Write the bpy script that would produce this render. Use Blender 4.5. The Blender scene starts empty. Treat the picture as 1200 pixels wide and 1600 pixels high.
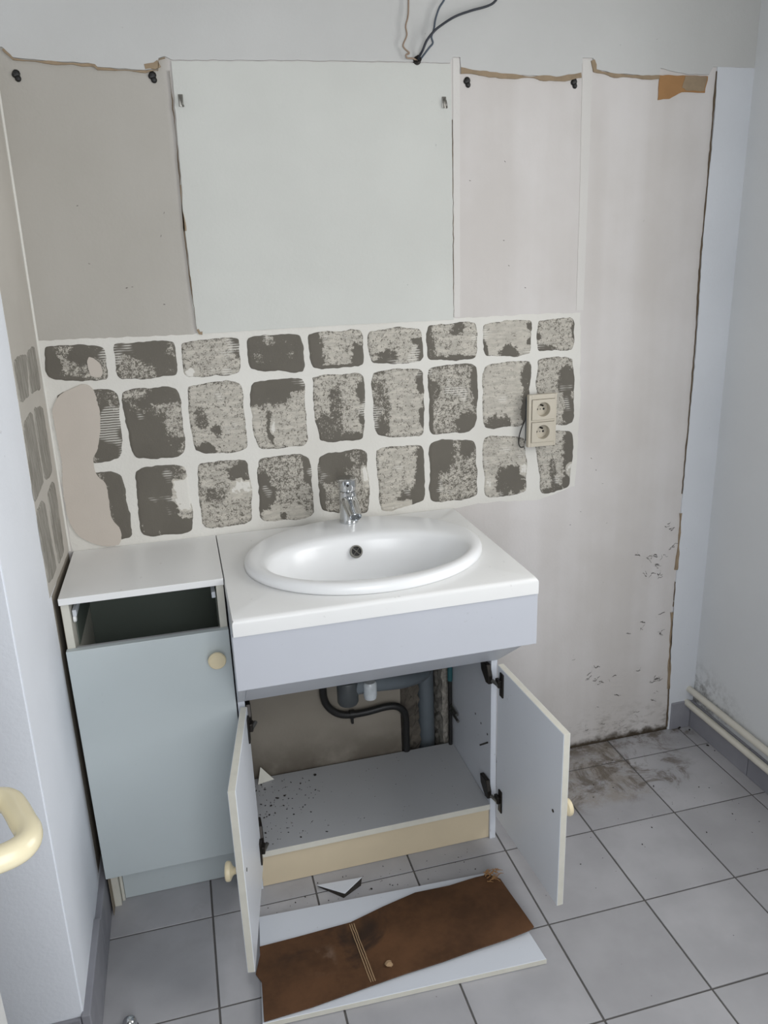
import bpy, bmesh, math, random
from mathutils import Vector, Matrix, noise, geometry
S = bpy.context.scene
COL = S.collection
random.seed(7)

# ------------------------------------------------------------------ camera
cam_d = bpy.data.cameras.new('camera'); cam = bpy.data.objects.new('camera', cam_d); COL.objects.link(cam)
YAW, PITCH, ROLL, FPX = -0.2476, -0.3098, -0.0359, 1225.17
fwd = Vector((-math.sin(YAW)*math.cos(PITCH), math.cos(YAW)*math.cos(PITCH), math.sin(PITCH)))
rgt = Vector((math.cos(YAW), math.sin(YAW), 0)); upv = rgt.cross(fwd)
r2 = rgt*math.cos(ROLL)+upv*math.sin(ROLL); u2 = -rgt*math.sin(ROLL)+upv*math.cos(ROLL)
cm = Matrix((r2, u2, -fwd)).transposed().to_4x4(); cm.translation = Vector((0.2988, -1.9196, 1.4811))
cam.matrix_world = cm
cam_d.sensor_fit = 'VERTICAL'; cam_d.sensor_height = 24.0; cam_d.lens = 24.0*FPX/1600.0
cam_d.clip_start = 0.02
S.camera = cam

# ------------------------------------------------------------------ world, lights, exposure
w = bpy.data.worlds.new('world'); S.world = w; w.use_nodes = True
w.node_tree.nodes['Background'].inputs[0].default_value = (0.78, 0.88, 1.0, 1)
w.node_tree.nodes['Background'].inputs[1].default_value = 1.0
def area(name, loc, aim, sx, sy, power, col):
    d = bpy.data.lights.new(name, 'AREA'); d.shape = 'RECTANGLE'; d.size = sx; d.size_y = sy; d.energy = power; d.color = col
    o = bpy.data.objects.new(name, d); COL.objects.link(o); o.location = loc
    o.rotation_euler = (Vector(aim)-Vector(loc)).to_track_quat('-Z', 'Y').to_euler(); return o
area('window_daylight', (1.95, -1.18, 1.45), (0.4, -0.95, 1.0), 0.95, 1.15, 22, (1.0, 0.99, 0.965))
area('doorway_fill', (0.50, -2.30, 1.45), (0.75, 0.0, 0.8), 0.7, 1.5, 19, (0.98, 0.99, 1.0))  # added frontal fill from behind the camera, for the unseen adjoining room
S.view_settings.view_transform = 'Standard'; S.view_settings.look = 'None'
S.view_settings.gamma = 1.0; S.view_settings.use_curve_mapping = False
S.view_settings.exposure = -0.2

# ------------------------------------------------------------------ materials
def lin(c):
    def f(v):
        v /= 255.0
        return v/12.92 if v <= 0.04045 else ((v+0.055)/1.055)**2.4
    return (f(c[0]), f(c[1]), f(c[2]), 1.0)
class NT:
    def __init__(s, name):
        s.m = bpy.data.materials.new(name); s.m.use_nodes = True; s.t = s.m.node_tree; s.n = s.t.nodes
        s.p = s.n['Principled BSDF']
    def node(s, t, **k):
        x = s.n.new(t)
        for a, b in k.items(): setattr(x, a, b)
        return x
    def link(s, a, b): s.t.links.new(a, b)
    def setin(s, sock, v):
        if hasattr(v, 'is_output'): s.link(v, sock)
        else: sock.default_value = v
    def pos(s, scale=(1, 1, 1)):
        g = s.node('ShaderNodeNewGeometry'); m = s.node('ShaderNodeMapping'); m.inputs['Scale'].default_value = scale
        s.link(g.outputs['Position'], m.inputs['Vector']); return m.outputs[0]
    def noise(s, scale, detail=4, rough=0.55, vec=None, dist=0.0):
        x = s.node('ShaderNodeTexNoise'); x.inputs['Scale'].default_value = scale; x.inputs['Detail'].default_value = detail
        x.inputs['Roughness'].default_value = rough; x.inputs['Distortion'].default_value = dist
        s.link(vec if vec is not None else s.pos(), x.inputs['Vector']); return x.outputs['Fac']
    def ramp(s, v, a, b, lo=0.0, hi=1.0):
        x = s.node('ShaderNodeMapRange'); x.interpolation_type = 'SMOOTHSTEP'
        s.link(v, x.inputs[0]); s.setin(x.inputs[1], a); s.setin(x.inputs[2], b); s.setin(x.inputs[3], lo); s.setin(x.inputs[4], hi); return x.outputs[0]
    def math(s, op, a, b=0.0):
        x = s.node('ShaderNodeMath', operation=op); s.setin(x.inputs[0], a); s.setin(x.inputs[1], b); return x.outputs[0]
    def mix(s, f, a, b):
        x = s.node('ShaderNodeMix', data_type='RGBA'); s.setin(x.inputs[0], f); s.setin(x.inputs[6], a); s.setin(x.inputs[7], b); return x.outputs[2]
    def bump(s, h, strength=0.2, dist=0.002):
        x = s.node('ShaderNodeBump'); x.inputs['Strength'].default_value = strength; x.inputs['Distance'].default_value = dist
        s.link(h, x.inputs['Height']); s.link(x.outputs[0], s.p.inputs['Normal'])
    def sep(s):
        g = s.node('ShaderNodeNewGeometry'); x = s.node('ShaderNodeSeparateXYZ'); s.link(g.outputs['Position'], x.inputs[0]); return x.outputs
    def box(s, x0, x1, y0, y1, soft, ix=0, iy=1):
        """soft rectangular mask in world position"""
        p = s.sep()
        a = s.ramp(p[ix], x0-soft, x0+soft); b = s.ramp(p[ix], x1-soft, x1+soft, 1, 0)
        c = s.ramp(p[iy], y0-soft, y0+soft); d = s.ramp(p[iy], y1-soft, y1+soft, 1, 0)
        return s.math('MULTIPLY', s.math('MULTIPLY', a, b), s.math('MULTIPLY', c, d))
    def done(s, col, rough=0.6, metal=0.0, spec=None):
        s.setin(s.p.inputs['Base Color'], col); s.setin(s.p.inputs['Roughness'], rough); s.p.inputs['Metallic'].default_value = metal
        if spec is not None: s.p.inputs['Specular IOR Level'].default_value = spec
        return s.m

def plain(name, c, rough=0.5, metal=0.0, var=0.06, scale=30, bump=0.0, bscale=300):
    n = NT(name); f = n.noise(scale)
    a = lin(c); b = lin([v*(1-var) for v in c])
    if bump: n.bump(n.noise(bscale, 3), bump, 0.001)
    return n.done(n.mix(f, b, a), rough, metal)

def wall_paint(name, c, c2, streak=False, bump=0.25):
    n = NT(name)
    big = n.noise(2.2, 3); st = n.noise(1.0, 3, vec=n.pos((7, 7, 0.5)) if streak else n.pos((3, 3, 3)))
    f = n.math('ADD', n.math('MULTIPLY', big, 0.5), n.math('MULTIPLY', st, 0.5))
    f = n.ramp(f, 0.35, 0.68)
    col = n.mix(f, lin(c2), lin(c))
    sp = n.ramp(n.noise(55, 2), 0.76, 0.80)
    col = n.mix(n.math('MULTIPLY', sp, 0.35), col, lin([v*0.62 for v in c]))
    n.bump(n.math('ADD', n.noise(140, 4), n.math('MULTIPLY', n.noise(18, 3), 1.5)), bump, 0.0018)
    return n.done(col, 0.75, spec=0.25)

M = {}
def back_wall_mat():
    n = NT('bare_plaster')
    st = n.noise(1.0, 3, vec=n.pos((7, 7, 0.45))); big = n.noise(3.0, 4)
    f = n.ramp(n.math('ADD', n.math('MULTIPLY', big, 0.5), n.math('MULTIPLY', st, 0.5)), 0.36, 0.66)
    col = n.mix(f, lin((199, 194, 190)), lin((213, 209, 207)))
    # older, dingier plaster behind the left wall unit
    col = n.mix(n.math('MULTIPLY', n.box(-0.1, 0.35, 1.28, 2.0, 0.02, 0, 2), 0.85), col, n.mix(big, lin((163, 159, 150)), lin((178, 174, 166))))
    # grime along the bottom of the wall
    p = n.sep()
    low = n.ramp(p[2], 0.0, 0.16, 1, 0)
    d = n.math('MULTIPLY', low, n.ramp(n.noise(22, 5, 0.7, vec=n.pos((1, 1, 2.2))), 0.45, 0.72))
    d = n.math('MULTIPLY', d, n.ramp(p[0], 1.25, 1.5))
    col = n.mix(n.math('MULTIPLY', d, 0.85), col, lin((112, 104, 94)))
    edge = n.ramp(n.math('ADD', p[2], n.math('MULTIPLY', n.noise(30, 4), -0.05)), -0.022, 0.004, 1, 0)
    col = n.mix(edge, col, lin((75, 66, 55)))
    n.bump(n.math('ADD', n.noise(120, 4), n.math('MULTIPLY', n.noise(15, 3), 1.5)), 0.25, 0.0018)
    return n.done(col, 0.8, spec=0.2)
M['bare'] = back_wall_mat()
M['paint'] = wall_paint('old_wall_paint', (199, 199, 197), (191, 191, 189))
M['panel'] = wall_paint('mirror_area_paint', (206, 207, 202), (198, 199, 194))
M['ridge'] = wall_paint('ridge_paint', (214, 211, 207), (206, 203, 199), True)
M['strip'] = wall_paint('corner_paint', (218, 221, 226), (210, 213, 218))
M['white'] = wall_paint('white_grout_plaster', (222, 220, 214), (210, 207, 200), bump=0.5)
def shaded_wall():  # shadow inside the vanity painted into the wall tone, plus grime low down
    n = NT('shaded_grimy_wall'); p = n.sep()
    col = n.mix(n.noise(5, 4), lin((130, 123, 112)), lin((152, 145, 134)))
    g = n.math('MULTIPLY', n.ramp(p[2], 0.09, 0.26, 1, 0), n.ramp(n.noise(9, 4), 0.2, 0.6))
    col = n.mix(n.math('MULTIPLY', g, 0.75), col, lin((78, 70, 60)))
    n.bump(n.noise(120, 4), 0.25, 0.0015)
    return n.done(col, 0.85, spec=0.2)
M['shadewall'] = shaded_wall()
M['dull'] = wall_paint('dull_plaster', (196, 191, 183), (184, 179, 171))
M['ceil'] = wall_paint('ceiling_paint', (196, 195, 192), (190, 189, 186))
def right_wall():
    n = NT('right_wall_paint')
    col = n.mix(n.noise(3), lin((206, 208, 210)), lin((219, 221, 222)))
    p = n.sep()
    m = n.math('MULTIPLY', n.ramp(p[2], 0.10, 0.27, 1, 0), n.ramp(p[1], -0.30, 0.0))
    m = n.math('MULTIPLY', m, n.ramp(n.noise(28, 5, 0.75), 0.42, 0.66))
    col = n.mix(n.math('MULTIPLY', m, 0.9), col, lin((92, 88, 84)))
    n.bump(n.noise(120, 4), 0.25, 0.0015)
    return n.done(col, 0.75, spec=0.25)
M['rwall'] = right_wall()

def mortar_mat(name, dark, light, white):
    n = NT(name)
    at = n.node('ShaderNodeAttribute', attribute_name='dark').outputs['Fac']
    nz = n.noise(300, 5, 0.78); n2 = n.noise(110, 4, 0.7)
    v = n.math('ADD', n.math('MULTIPLY', nz, 0.6), n.math('MULTIPLY', n2, 0.4))
    thr = n.math('SUBTRACT', n.math('MULTIPLY', at, 0.35), -0.335)
    f = n.ramp(n.math('SUBTRACT', thr, v), -0.045, 0.03)
    tone = n.noise(9, 3)
    smear = n.ramp(n.noise(1.0, 4, 0.6, vec=n.pos((26, 26, 110))), 0.35, 0.7)
    lc = n.mix(smear, n.mix(tone, lin(light), lin([c*0.88 for c in light])), lin([min(255, c*1.07) for c in light])); dc = n.mix(tone, lin(dark), lin([c*1.16 for c in dark]))
    col = n.mix(f, lc, dc)
    comb = n.node('ShaderNodeTexWave', bands_direction='Z', wave_type='BANDS'); comb.inputs['Scale'].default_value = 55; comb.inputs['Distortion'].default_value = 1.2
    n.link(n.pos(), comb.inputs['Vector'])
    cm_ = n.math('MULTIPLY', n.ramp(n.noise(11, 2), 0.60, 0.66), n.ramp(comb.outputs['Fac'], 0.35, 0.6))
    col = n.mix(n.math('MULTIPLY', cm_, 0.7), col, lin(white))
    wf = n.ramp(n.math('ADD', at, n.math('MULTIPLY', n.math('SUBTRACT', n2, 0.5), 0.5)), -0.22, -0.12, 1, 0)
    col = n.mix(wf, col, lin(white))
    n.bump(n.math('SUBTRACT', n.noise(260, 4), n.math('MULTIPLY', f, 0.6)), 0.45, 0.0015)
    return n.done(col, 0.9, spec=0.15)
M['mortar'] = mortar_mat('tile_adhesive', (98, 94, 87), (186, 181, 171), (216, 213, 206))
def smear_mat():
    n = NT('smeared_adhesive')
    f = n.ramp(n.noise(1.0, 5, 0.7, vec=n.pos((120, 120, 14))), 0.33, 0.68)
    col = n.mix(f, lin((128, 124, 116)), lin((166, 162, 154)))
    n.bump(f, 0.3, 0.001); return n.done(col, 0.9, spec=0.15)
M['smear'] = smear_mat()
M['filler'] = plain('filler_plaster', (199, 190, 180), 0.9, var=0.05, scale=12, bump=0.2)
M['torn'] = plain('torn_brown_paper', (168, 148, 122), 0.9, var=0.25, scale=40, bump=0.4)
M['cardboard'] = plain('brown_backing_paper', (178, 134, 88), 0.9, var=0.22, scale=14, bump=0.2)
M['crack'] = plain('dark_crack', (120, 104, 84), 0.9, var=0.4, scale=30)
M['scuff'] = plain('dark_scuff', (98, 93, 88), 0.9, var=0.35, scale=60)
M['black'] = plain('black_plastic', (24, 22, 21), 0.5, var=0.2)
M['greyplug'] = plain('grey_plug', (120, 120, 116), 0.6)

def tile_mat(name, a, b, stain):
    n = NT(name)
    oi = n.node('ShaderNodeObjectInfo')
    rv = n.node('ShaderNodeSeparateColor'); n.link(oi.outputs['Color'], rv.inputs[0])
    f = n.ramp(n.noise(7, 4), 0.3, 0.7)
    col = n.mix(f, lin(a), lin(b))
    col = n.mix(n.math('MULTIPLY', rv.outputs[0], 0.35), col, lin([v*0.86 for v in a]))
    sp = n.ramp(n.noise(48, 2), 0.765, 0.79)
    col = n.mix(n.math('MULTIPLY', sp, 0.7), col, lin((96, 92, 90)))
    if stain:
        p = n.sep()
        g1 = n.ramp(n.noise(9, 6, 0.75, dist=0.6), 0.47, 0.62)
        m1 = n.math('MULTIPLY', g1, n.box(1.22, 1.66, -0.27, 0.02, 0.05))
        g2 = n.ramp(n.noise(14, 6, 0.75), 0.34, 0.60); m2 = n.math('MULTIPLY', n.math('MULTIPLY', g2, n.box(1.10, 1.49, -0.272, 0.0, 0.014)), 0.95)
        g3 = n.ramp(n.noise(16, 5, 0.75), 0.42, 0.60); m3 = n.math('MULTIPLY', g3, n.box(1.18, 1.78, -0.05, 0.03, 0.03))
        g4 = n.ramp(n.noise(6, 5, 0.7), 0.50, 0.78); m4 = n.math('MULTIPLY', n.math('MULTIPLY', g4, n.box(0.05, 0.45, -0.42, -0.2, 0.06)), 0.45)
        col = n.mix(n.math('MULTIPLY', m2, 0.75), col, lin((146, 138, 128)))
        col = n.mix(n.math('MULTIPLY', n.math('MAXIMUM', m1, m3), 0.85), col, lin((98, 88, 76)))
        col = n.mix(m4, col, lin((128, 124, 118)))
    n.bump(n.noise(160, 3), 0.06, 0.001)
    return n.done(col, n.ramp(n.noise(12, 3), 0.3, 0.7, 0.34, 0.5), spec=0.4)
M['tile'] = tile_mat('floor_tile_glaze', (166, 165, 168), (179, 178, 181), True)
M['skirt'] = tile_mat('skirting_tile_glaze', (134, 134, 141), (150, 150, 156), False)
M['grout'] = plain('grey_floor_grout', (104, 101, 99), 0.95, var=0.25, scale=30, bump=0.4)

def melamine(name, c, dirt=0.25, rough=0.38):
    n = NT(name); big = n.noise(4, 3)
    col = n.mix(big, lin(c), lin([v*0.96 for v in c]))
    col = n.mix(n.math('MULTIPLY', n.ramp(n.noise(70, 2), 0.72, 0.78), dirt), col, lin((110, 106, 100)))
    n.bump(n.noise(500, 2), 0.05, 0.0005)
    return n.done(col, rough, spec=0.4)
M['mel'] = melamine('white_melamine', (212, 216, 223))
M['mel_lit'] = melamine('lit_door_melamine', (230, 234, 240))  # brighter copy of the white melamine: light on the doors put into colour
M['mel_apron'] = melamine('bluish_white_melamine', (199, 202, 210), 0.1)
M['mel_green'] = melamine('grey_green_melamine', (200, 208, 209), 0.05)
M['mel_dirty'] = melamine('dusty_melamine', (172, 173, 175), 0.9)
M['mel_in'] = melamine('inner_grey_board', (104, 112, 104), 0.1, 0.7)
M['edge'] = plain('cream_edge_banding', (221, 218, 206), 0.5, var=0.08, scale=40)
M['plinth'] = plain('beige_plinth_board', (217, 201, 172), 0.55, var=0.06, scale=10)
M['laminate'] = melamine('white_worktop_laminate', (240, 240, 239), 0.2, 0.33)
M['gapshade'] = plain('gap_shade_board', (164, 150, 130), 0.95, var=0.25, scale=90, bump=0.3)  # dark tone standing in for shade in the cabinet gap
def ceramic():
    n = NT('white_ceramic'); n.p.inputs['Coat Weight'].default_value = 0.25; n.p.inputs['Coat Roughness'].default_value = 0.15
    col = n.mix(n.math('MULTIPLY', n.ramp(n.noise(90, 2), 0.78, 0.82), 0.4), lin((240, 241, 242)), lin((190, 186, 180)))
    return n.done(col, 0.28, spec=0.5)
M['ceramic'] = ceramic()
M['chrome'] = plain('chrome', (214, 216, 218), 0.10, 1.0, var=0.04)
M['steel'] = plain('dull_steel', (150, 148, 142), 0.35, 1.0, var=0.15)
M['bronze'] = plain('dark_hinge_metal', (52, 48, 44), 0.4, 0.6, var=0.2)
M['cream'] = plain('cream_plastic', (230, 215, 180), 0.35, var=0.04)
M['cream_handle'] = plain('cream_nylon_handle', (212, 202, 172), 0.25, var=0.02)
M['outlet'] = plain('beige_outlet_plastic', (196, 188, 172), 0.4, var=0.03)
M['pvc'] = plain('grey_pvc', (104, 112, 118), 0.45, var=0.12)
M['pvc_dark'] = plain('dark_grey_plastic', (66, 70, 72), 0.45, var=0.15)
M['clear'] = plain('milky_trap_nut', (206, 212, 216), 0.2, var=0.25, scale=60)
M['rubber'] = plain('black_rubber', (28, 27, 26), 0.45, var=0.2)
M['teal'] = plain('teal_painted_pipe', (40, 98, 104), 0.5, var=0.3)
M['concrete'] = plain('rough_concrete', (110, 102, 92), 0.95, var=0.5, scale=45, bump=0.9)
M['crumb'] = plain('crumbled_plaster', (176, 170, 160), 0.95, var=0.55, scale=110, bump=0.9)
M['pipe'] = plain('cream_painted_pipe', (214, 210, 198), 0.4, var=0.06, scale=20)
M['wire_dark'] = plain('dark_blue_wire', (40, 44, 54), 0.5)
M['wire_grey'] = plain('grey_blue_wire', (74, 84, 96), 0.5)
M['wire_beige'] = plain('brown_beige_wire', (150, 130, 112), 0.6)
M['debris'] = plain('dark_debris', (52, 47, 42), 0.9, var=0.4, scale=200)
def hardboard():
    n = NT('brown_hardboard')
    c = n.mix(n.ramp(n.noise(6, 5, 0.7), 0.3, 0.7), lin((70, 48, 31)), lin((98, 68, 45)))
    p = n.sep()
    m = n.math('MULTIPLY', n.ramp(n.noise(7, 4, 0.65, dist=0.5), 0.50, 0.68), n.box(0.38, 0.66, -0.66, -0.42, 0.05))
    c = n.mix(n.math('MULTIPLY', m, 0.85), c, lin((44, 34, 28)))
    mm = n.math('MULTIPLY', n.ramp(n.noise(12, 4), 0.42, 0.60), n.box(0.435, 0.485, -0.605, -0.545, 0.014))
    c = n.mix(n.math('MULTIPLY', mm, 0.6), c, lin((150, 132, 118)))
    m3 = n.ramp(n.noise(24, 4, 0.7), 0.60, 0.75); c = n.mix(n.math('MULTIPLY', m3, 0.35), c, lin((80, 54, 34)))
    n.bump(n.noise(300, 3), 0.2, 0.0006)
    return n.done(c, 0.6, spec=0.3)
M['hardboard'] = hardboard()
M['glue'] = plain('dry_glue_line', (176, 146, 112), 0.9, var=0.2, scale=60)
M['door'] = plain('white_door_paint', (206, 206, 204), 0.5)

# ------------------------------------------------------------------ helpers
def box(bm, x0, x1, y0, y1, z0, z1, bev=0.0):
    vs = [bm.verts.new((x, y, z)) for x in (x0, x1) for y in (y0, y1) for z in (z0, z1)]
    fs = [bm.faces.new([vs[i] for i in f]) for f in ((0, 1, 3, 2), (4, 6, 7, 5), (0, 4, 5, 1), (2, 3, 7, 6), (0, 2, 6, 4), (1, 5, 7, 3))]
    if bev:
        es = list({e for f in fs for e in f.edges})
        bmesh.ops.bevel(bm, geom=es, offset=bev, segments=2, affect='EDGES', profile=0.5)
    return vs
def B(*a, bev=0.0008):
    bm = bmesh.new(); box(bm, *a, bev=bev); return bm
def prism(bm, pts, axis, a0, a1):
    """extrude a polygon: axis 'x' pts=(y,z); 'y' pts=(x,z); 'z' pts=(x,y)"""
    def P(p, a):
        return {'x': (a, p[0], p[1]), 'y': (p[0], a, p[1]), 'z': (p[0], p[1], a)}[axis]
    A = [bm.verts.new(P(p, a0)) for p in pts]; C = [bm.verts.new(P(p, a1)) for p in pts]
    n = len(pts)
    bm.faces.new(A); bm.faces.new(C[::-1])
    for i in range(n): bm.faces.new((A[i], C[i], C[(i+1) % n], A[(i+1) % n]))
    return bm
def tube(bm, pts, r, seg=12, cap=True):
    pts = [Vector(p) for p in pts]; rings = []; prev = None
    rr = r if isinstance(r, (list, tuple)) else [r]*len(pts)
    for i, p in enumerate(pts):
        t = (pts[min(i+1, len(pts)-1)]-pts[max(i-1, 0)]).normalized()
        if prev is None:
            a = Vector((0, 0, 1)) if abs(t.z) < 0.9 else Vector((1, 0, 0))
            prev = (a-t*a.dot(t)).normalized()
        u = (prev-t*prev.dot(t)).normalized(); prev = u; v = t.cross(u)
        rings.append([bm.verts.new(p+(u*math.cos(2*math.pi*k/seg)+v*math.sin(2*math.pi*k/seg))*rr[i]) for k in range(seg)])
    for a, b in zip(rings, rings[1:]):
        for k in range(seg): bm.faces.new((a[k], a[(k+1) % seg], b[(k+1) % seg], b[k]))
    if cap: bm.faces.new(rings[0][::-1]); bm.faces.new(rings[-1])
    return bm
def curve(pts, n=6):
    """Catmull-Rom through pts"""
    P = [Vector(p) for p in pts]; P = [P[0]*2-P[1]]+P+[P[-1]*2-P[-2]]; out = []
    for i in range(1, len(P)-2):
        for k in range(n):
            t = k/n; a, b, c, d = P[i-1:i+3]
            out.append(0.5*((2*b)+(c-a)*t+(2*a-5*b+4*c-d)*t*t+(3*b-a-3*c+d)*t**3))
    out.append(P[-2]); return out
def lathe(bm, prof, c, axis=(0, 0, 1), seg=32):
    """profile (r, h) along axis from c"""
    q = Vector((0, 0, 1)).rotation_difference(Vector(axis)); rings = []
    for r, h in prof:
        rings.append([bm.verts.new(Vector(c)+q @ Vector((r*math.cos(2*math.pi*k/seg), r*math.sin(2*math.pi*k/seg), h))) for k in range(seg)])
    for a, b in zip(rings, rings[1:]):
        for k in range(seg): bm.faces.new((a[k], a[(k+1) % seg], b[(k+1) % seg], b[k]))
    bm.faces.new(rings[0][::-1]); bm.faces.new(rings[-1]); return bm
WORLD = {}
def wloc(o): return WORLD.get(o.name, Vector((0, 0, 0)))
def obj(name, bm, mat, parent=None, smooth=False, origin=None):
    bmesh.ops.recalc_face_normals(bm, faces=bm.faces)
    if origin is None:
        n = max(1, len(bm.verts)); lo = [min(v.co[i] for v in bm.verts) for i in range(3)]; hi = [max(v.co[i] for v in bm.verts) for i in range(3)]
        origin = Vector([(a+b)/2 for a, b in zip(lo, hi)]); origin.z = lo[2]
    origin = Vector(origin)
    bmesh.ops.translate(bm, verts=bm.verts, vec=-origin)
    me = bpy.data.meshes.new(name); bm.to_mesh(me); bm.free()
    if smooth:
        me.polygons.foreach_set('use_smooth', [True]*len(me.polygons)); me.set_sharp_from_angle(angle=math.radians(smooth if smooth is not True else 40))
    me.materials.append(mat)
    o = bpy.data.objects.new(name, me); COL.objects.link(o); WORLD[o.name] = origin
    if parent is not None:
        o.parent = parent; o.location = origin-wloc(parent)
    else: o.location = origin
    return o
def thing(name, label, cat, loc, group=None):
    o = bpy.data.objects.new(name, None); COL.objects.link(o); o.location = loc; WORLD[o.name] = Vector(loc); o.empty_display_size = 0.05
    tag(o, label, cat, group); return o
def tag(o, label, cat, group=None):
    o['label'] = label; o['category'] = cat
    if group: o['group'] = group
    return o
def struct(name, bm, mat, parent=None, **k):
    o = obj(name, bm, mat, parent, **k); o['kind'] = 'structure'; return o

# ------------------------------------------------------------------ room shell
XR, YF, ZC = 1.792, -2.05, 2.45
def lx(z): return -0.015+0.011*z             # the left wall leans a little
# back wall with a broken-out recess for the pipes
HX0, HX1, HZ1 = 0.812, 0.975, 0.42
bm = bmesh.new()
xs = [-0.9, HX0, HX1, XR+0.1]; zs = [-0.05, 0.02, HZ1, ZC+0.05]
for i in range(3):
    for j in range(3):
        if i == 1 and j == 1: continue
        bm.faces.new([bm.verts.new((x, 0, z)) for x, z in ((xs[i], zs[j]), (xs[i+1], zs[j]), (xs[i+1], zs[j+1]), (xs[i], zs[j+1]))])
for a, b in (((HX0, 0.02), (HX0, HZ1)), ((HX0, HZ1), (HX1, HZ1)), ((HX1, HZ1), (HX1, 0.02)), ((HX1, 0.02), (HX0, 0.02))):
    bm.faces.new([bm.verts.new(c) for c in ((a[0], 0, a[1]), (b[0], 0, b[1]), (b[0], 0.14, b[1]), (a[0], 0.14, a[1]))])
bm.faces.new([bm.verts.new(c) for c in ((HX0, 0.14, 0.02), (HX1, 0.14, 0.02), (HX1, 0.14, HZ1), (HX0, 0.14, HZ1))])
bm.faces.new([bm.verts.new(c) for c in ((-0.9, 0.2, -0.05), (XR+0.1, 0.2, -0.05), (XR+0.1, 0.2, ZC+0.05), (-0.9, 0.2, ZC+0.05))])
bmesh.ops.remove_doubles(bm, verts=bm.verts, dist=1e-5)
wall_back = struct('wall_back', bm, M['bare'], origin=(0.9, 0, 0))
# left wall: return face (x=0) and the face turning left at y=-0.655
bm = bmesh.new(); YE = -0.655
pr = [(0.0, 0.02), (YE, 0.02)]
vb = [bm.verts.new((lx(0), 0.03, 0)), bm.verts.new((lx(0), YE, 0)), bm.verts.new((-0.9, YE, 0)), bm.verts.new((-0.9, 0.03, 0))]
vt = [bm.verts.new((lx(ZC), 0.03, ZC)), bm.verts.new((lx(ZC), YE, ZC)), bm.verts.new((-0.9, YE, ZC)), bm.verts.new((-0.9, 0.03, ZC))]
for i in range(4): bm.faces.new((vb[i], vb[(i+1) % 4], vt[(i+1) % 4], vt[i]))
bm.faces.new(vb); bm.faces.new(vt)
bmesh.ops.bevel(bm, geom=[e for e in bm.edges if {vb[1], vt[1]} == set(e.verts)], offset=0.0025, segments=2, affect='EDGES')
M['lwall'] = wall_paint('left_wall_paint', (236, 239, 245), (230, 233, 239))
wall_left = struct('wall_left', bm, M['lwall'], origin=(0, -0.3, 0), smooth=30)
# right wall with the window opening beside the camera
bm = bmesh.new(); WY0, WY1, WZ0, WZ1 = -1.66, -0.70, 0.90, 2.10
ys = [YF-0.1, WY0, WY1, 0.02]; zs = [-0.05, WZ0, WZ1, ZC+0.05]
for i in range(3):
    for j in range(3):
        if i == 1 and j == 1: continue
        box(bm, XR, XR+0.14, ys[i], ys[i+1], zs[j], zs[j+1])
wall_right = struct('wall_right', bm, M['rwall'], origin=(XR, -1, 0))
bm = bmesh.new()
for a in ((WY0, WY0+0.05, WZ0, WZ1), (WY1-0.05, WY1, WZ0, WZ1), (WY0+0.05, WY1-0.05, WZ0, WZ0+0.05), (WY0+0.05, WY1-0.05, WZ1-0.05, WZ1), (-1.20, -1.16, WZ0+0.05, WZ1-0.05)):
    box(bm, XR+0.06, XR+0.11, a[0], a[1], a[2], a[3], bev=0.003)
struct('window_1', bm, M['door'])
# wall behind the camera with the doorway the photographer stands in, far left wall
bm = bmesh.new()
box(bm, -0.9, 0.07, YF-0.1, YF, 0, ZC); box(bm, 0.95, XR+0.1, YF-0.1, YF, 0, ZC); box(bm, 0.07, 0.95, YF-0.1, YF, 2.05, ZC)
struct('wall_front', bm, M['paint'])
bm = bmesh.new(); box(bm, -1.0, -0.9, YF-0.1, YE, 0, ZC); struct('wall_far_left', bm, M['paint'])
bm = bmesh.new(); box(bm, -1.0, XR+0.14, YF-0.1, 0.2, ZC, ZC+0.08); struct('ceiling', bm, M['ceil'])
# floor: grout bed and single tiles
bm = bmesh.new(); box(bm, -1.0, XR+0.14, -3.0, 0.2, -0.05, -0.0022)
floor = struct('floor', bm, M['grout'], origin=(0, 0, 0))
T, G = 0.2513, 0.0022
gx = [XR-0.001]+[1.743-T*i for i in range(0, 12)]; gy = [0.0]+[-0.1065-T*j for j in range(0, 11)]
meshes = {}
for i in range(len(gx)-1):
    for j in range(len(gy)-1):
        x1, x0 = gx[i], gx[i+1]; y1, y0 = gy[j], gy[j+1]
        if x1 < -0.85: continue
        if y1 > YE and x1 < lx(0): continue
        if y1 > YE+0.001 and x0 < lx(0): x0 = lx(0)+0.001
        sx, sy = round(x1-x0-2*G, 4), round(y1-y0-2*G, 4); key = (sx, sy)
        if key not in meshes:
            b = bmesh.new(); box(b, -sx/2, sx/2, -sy/2, sy/2, -0.008, 0, bev=0.0009)
            bmesh.ops.recalc_face_normals(b, faces=b.faces)
            me = bpy.data.meshes.new('floor_tile'); b.to_mesh(me); b.free(); me.materials.append(M['tile']); meshes[key] = me
        o = bpy.data.objects.new('floor_tile', meshes[key]); COL.objects.link(o); o.parent = floor
        o.location = ((x0+x1)/2, (y0+y1)/2, random.uniform(-0.0004, 0.0004)); o.color = (random.random(), 0, 0, 1)
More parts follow.
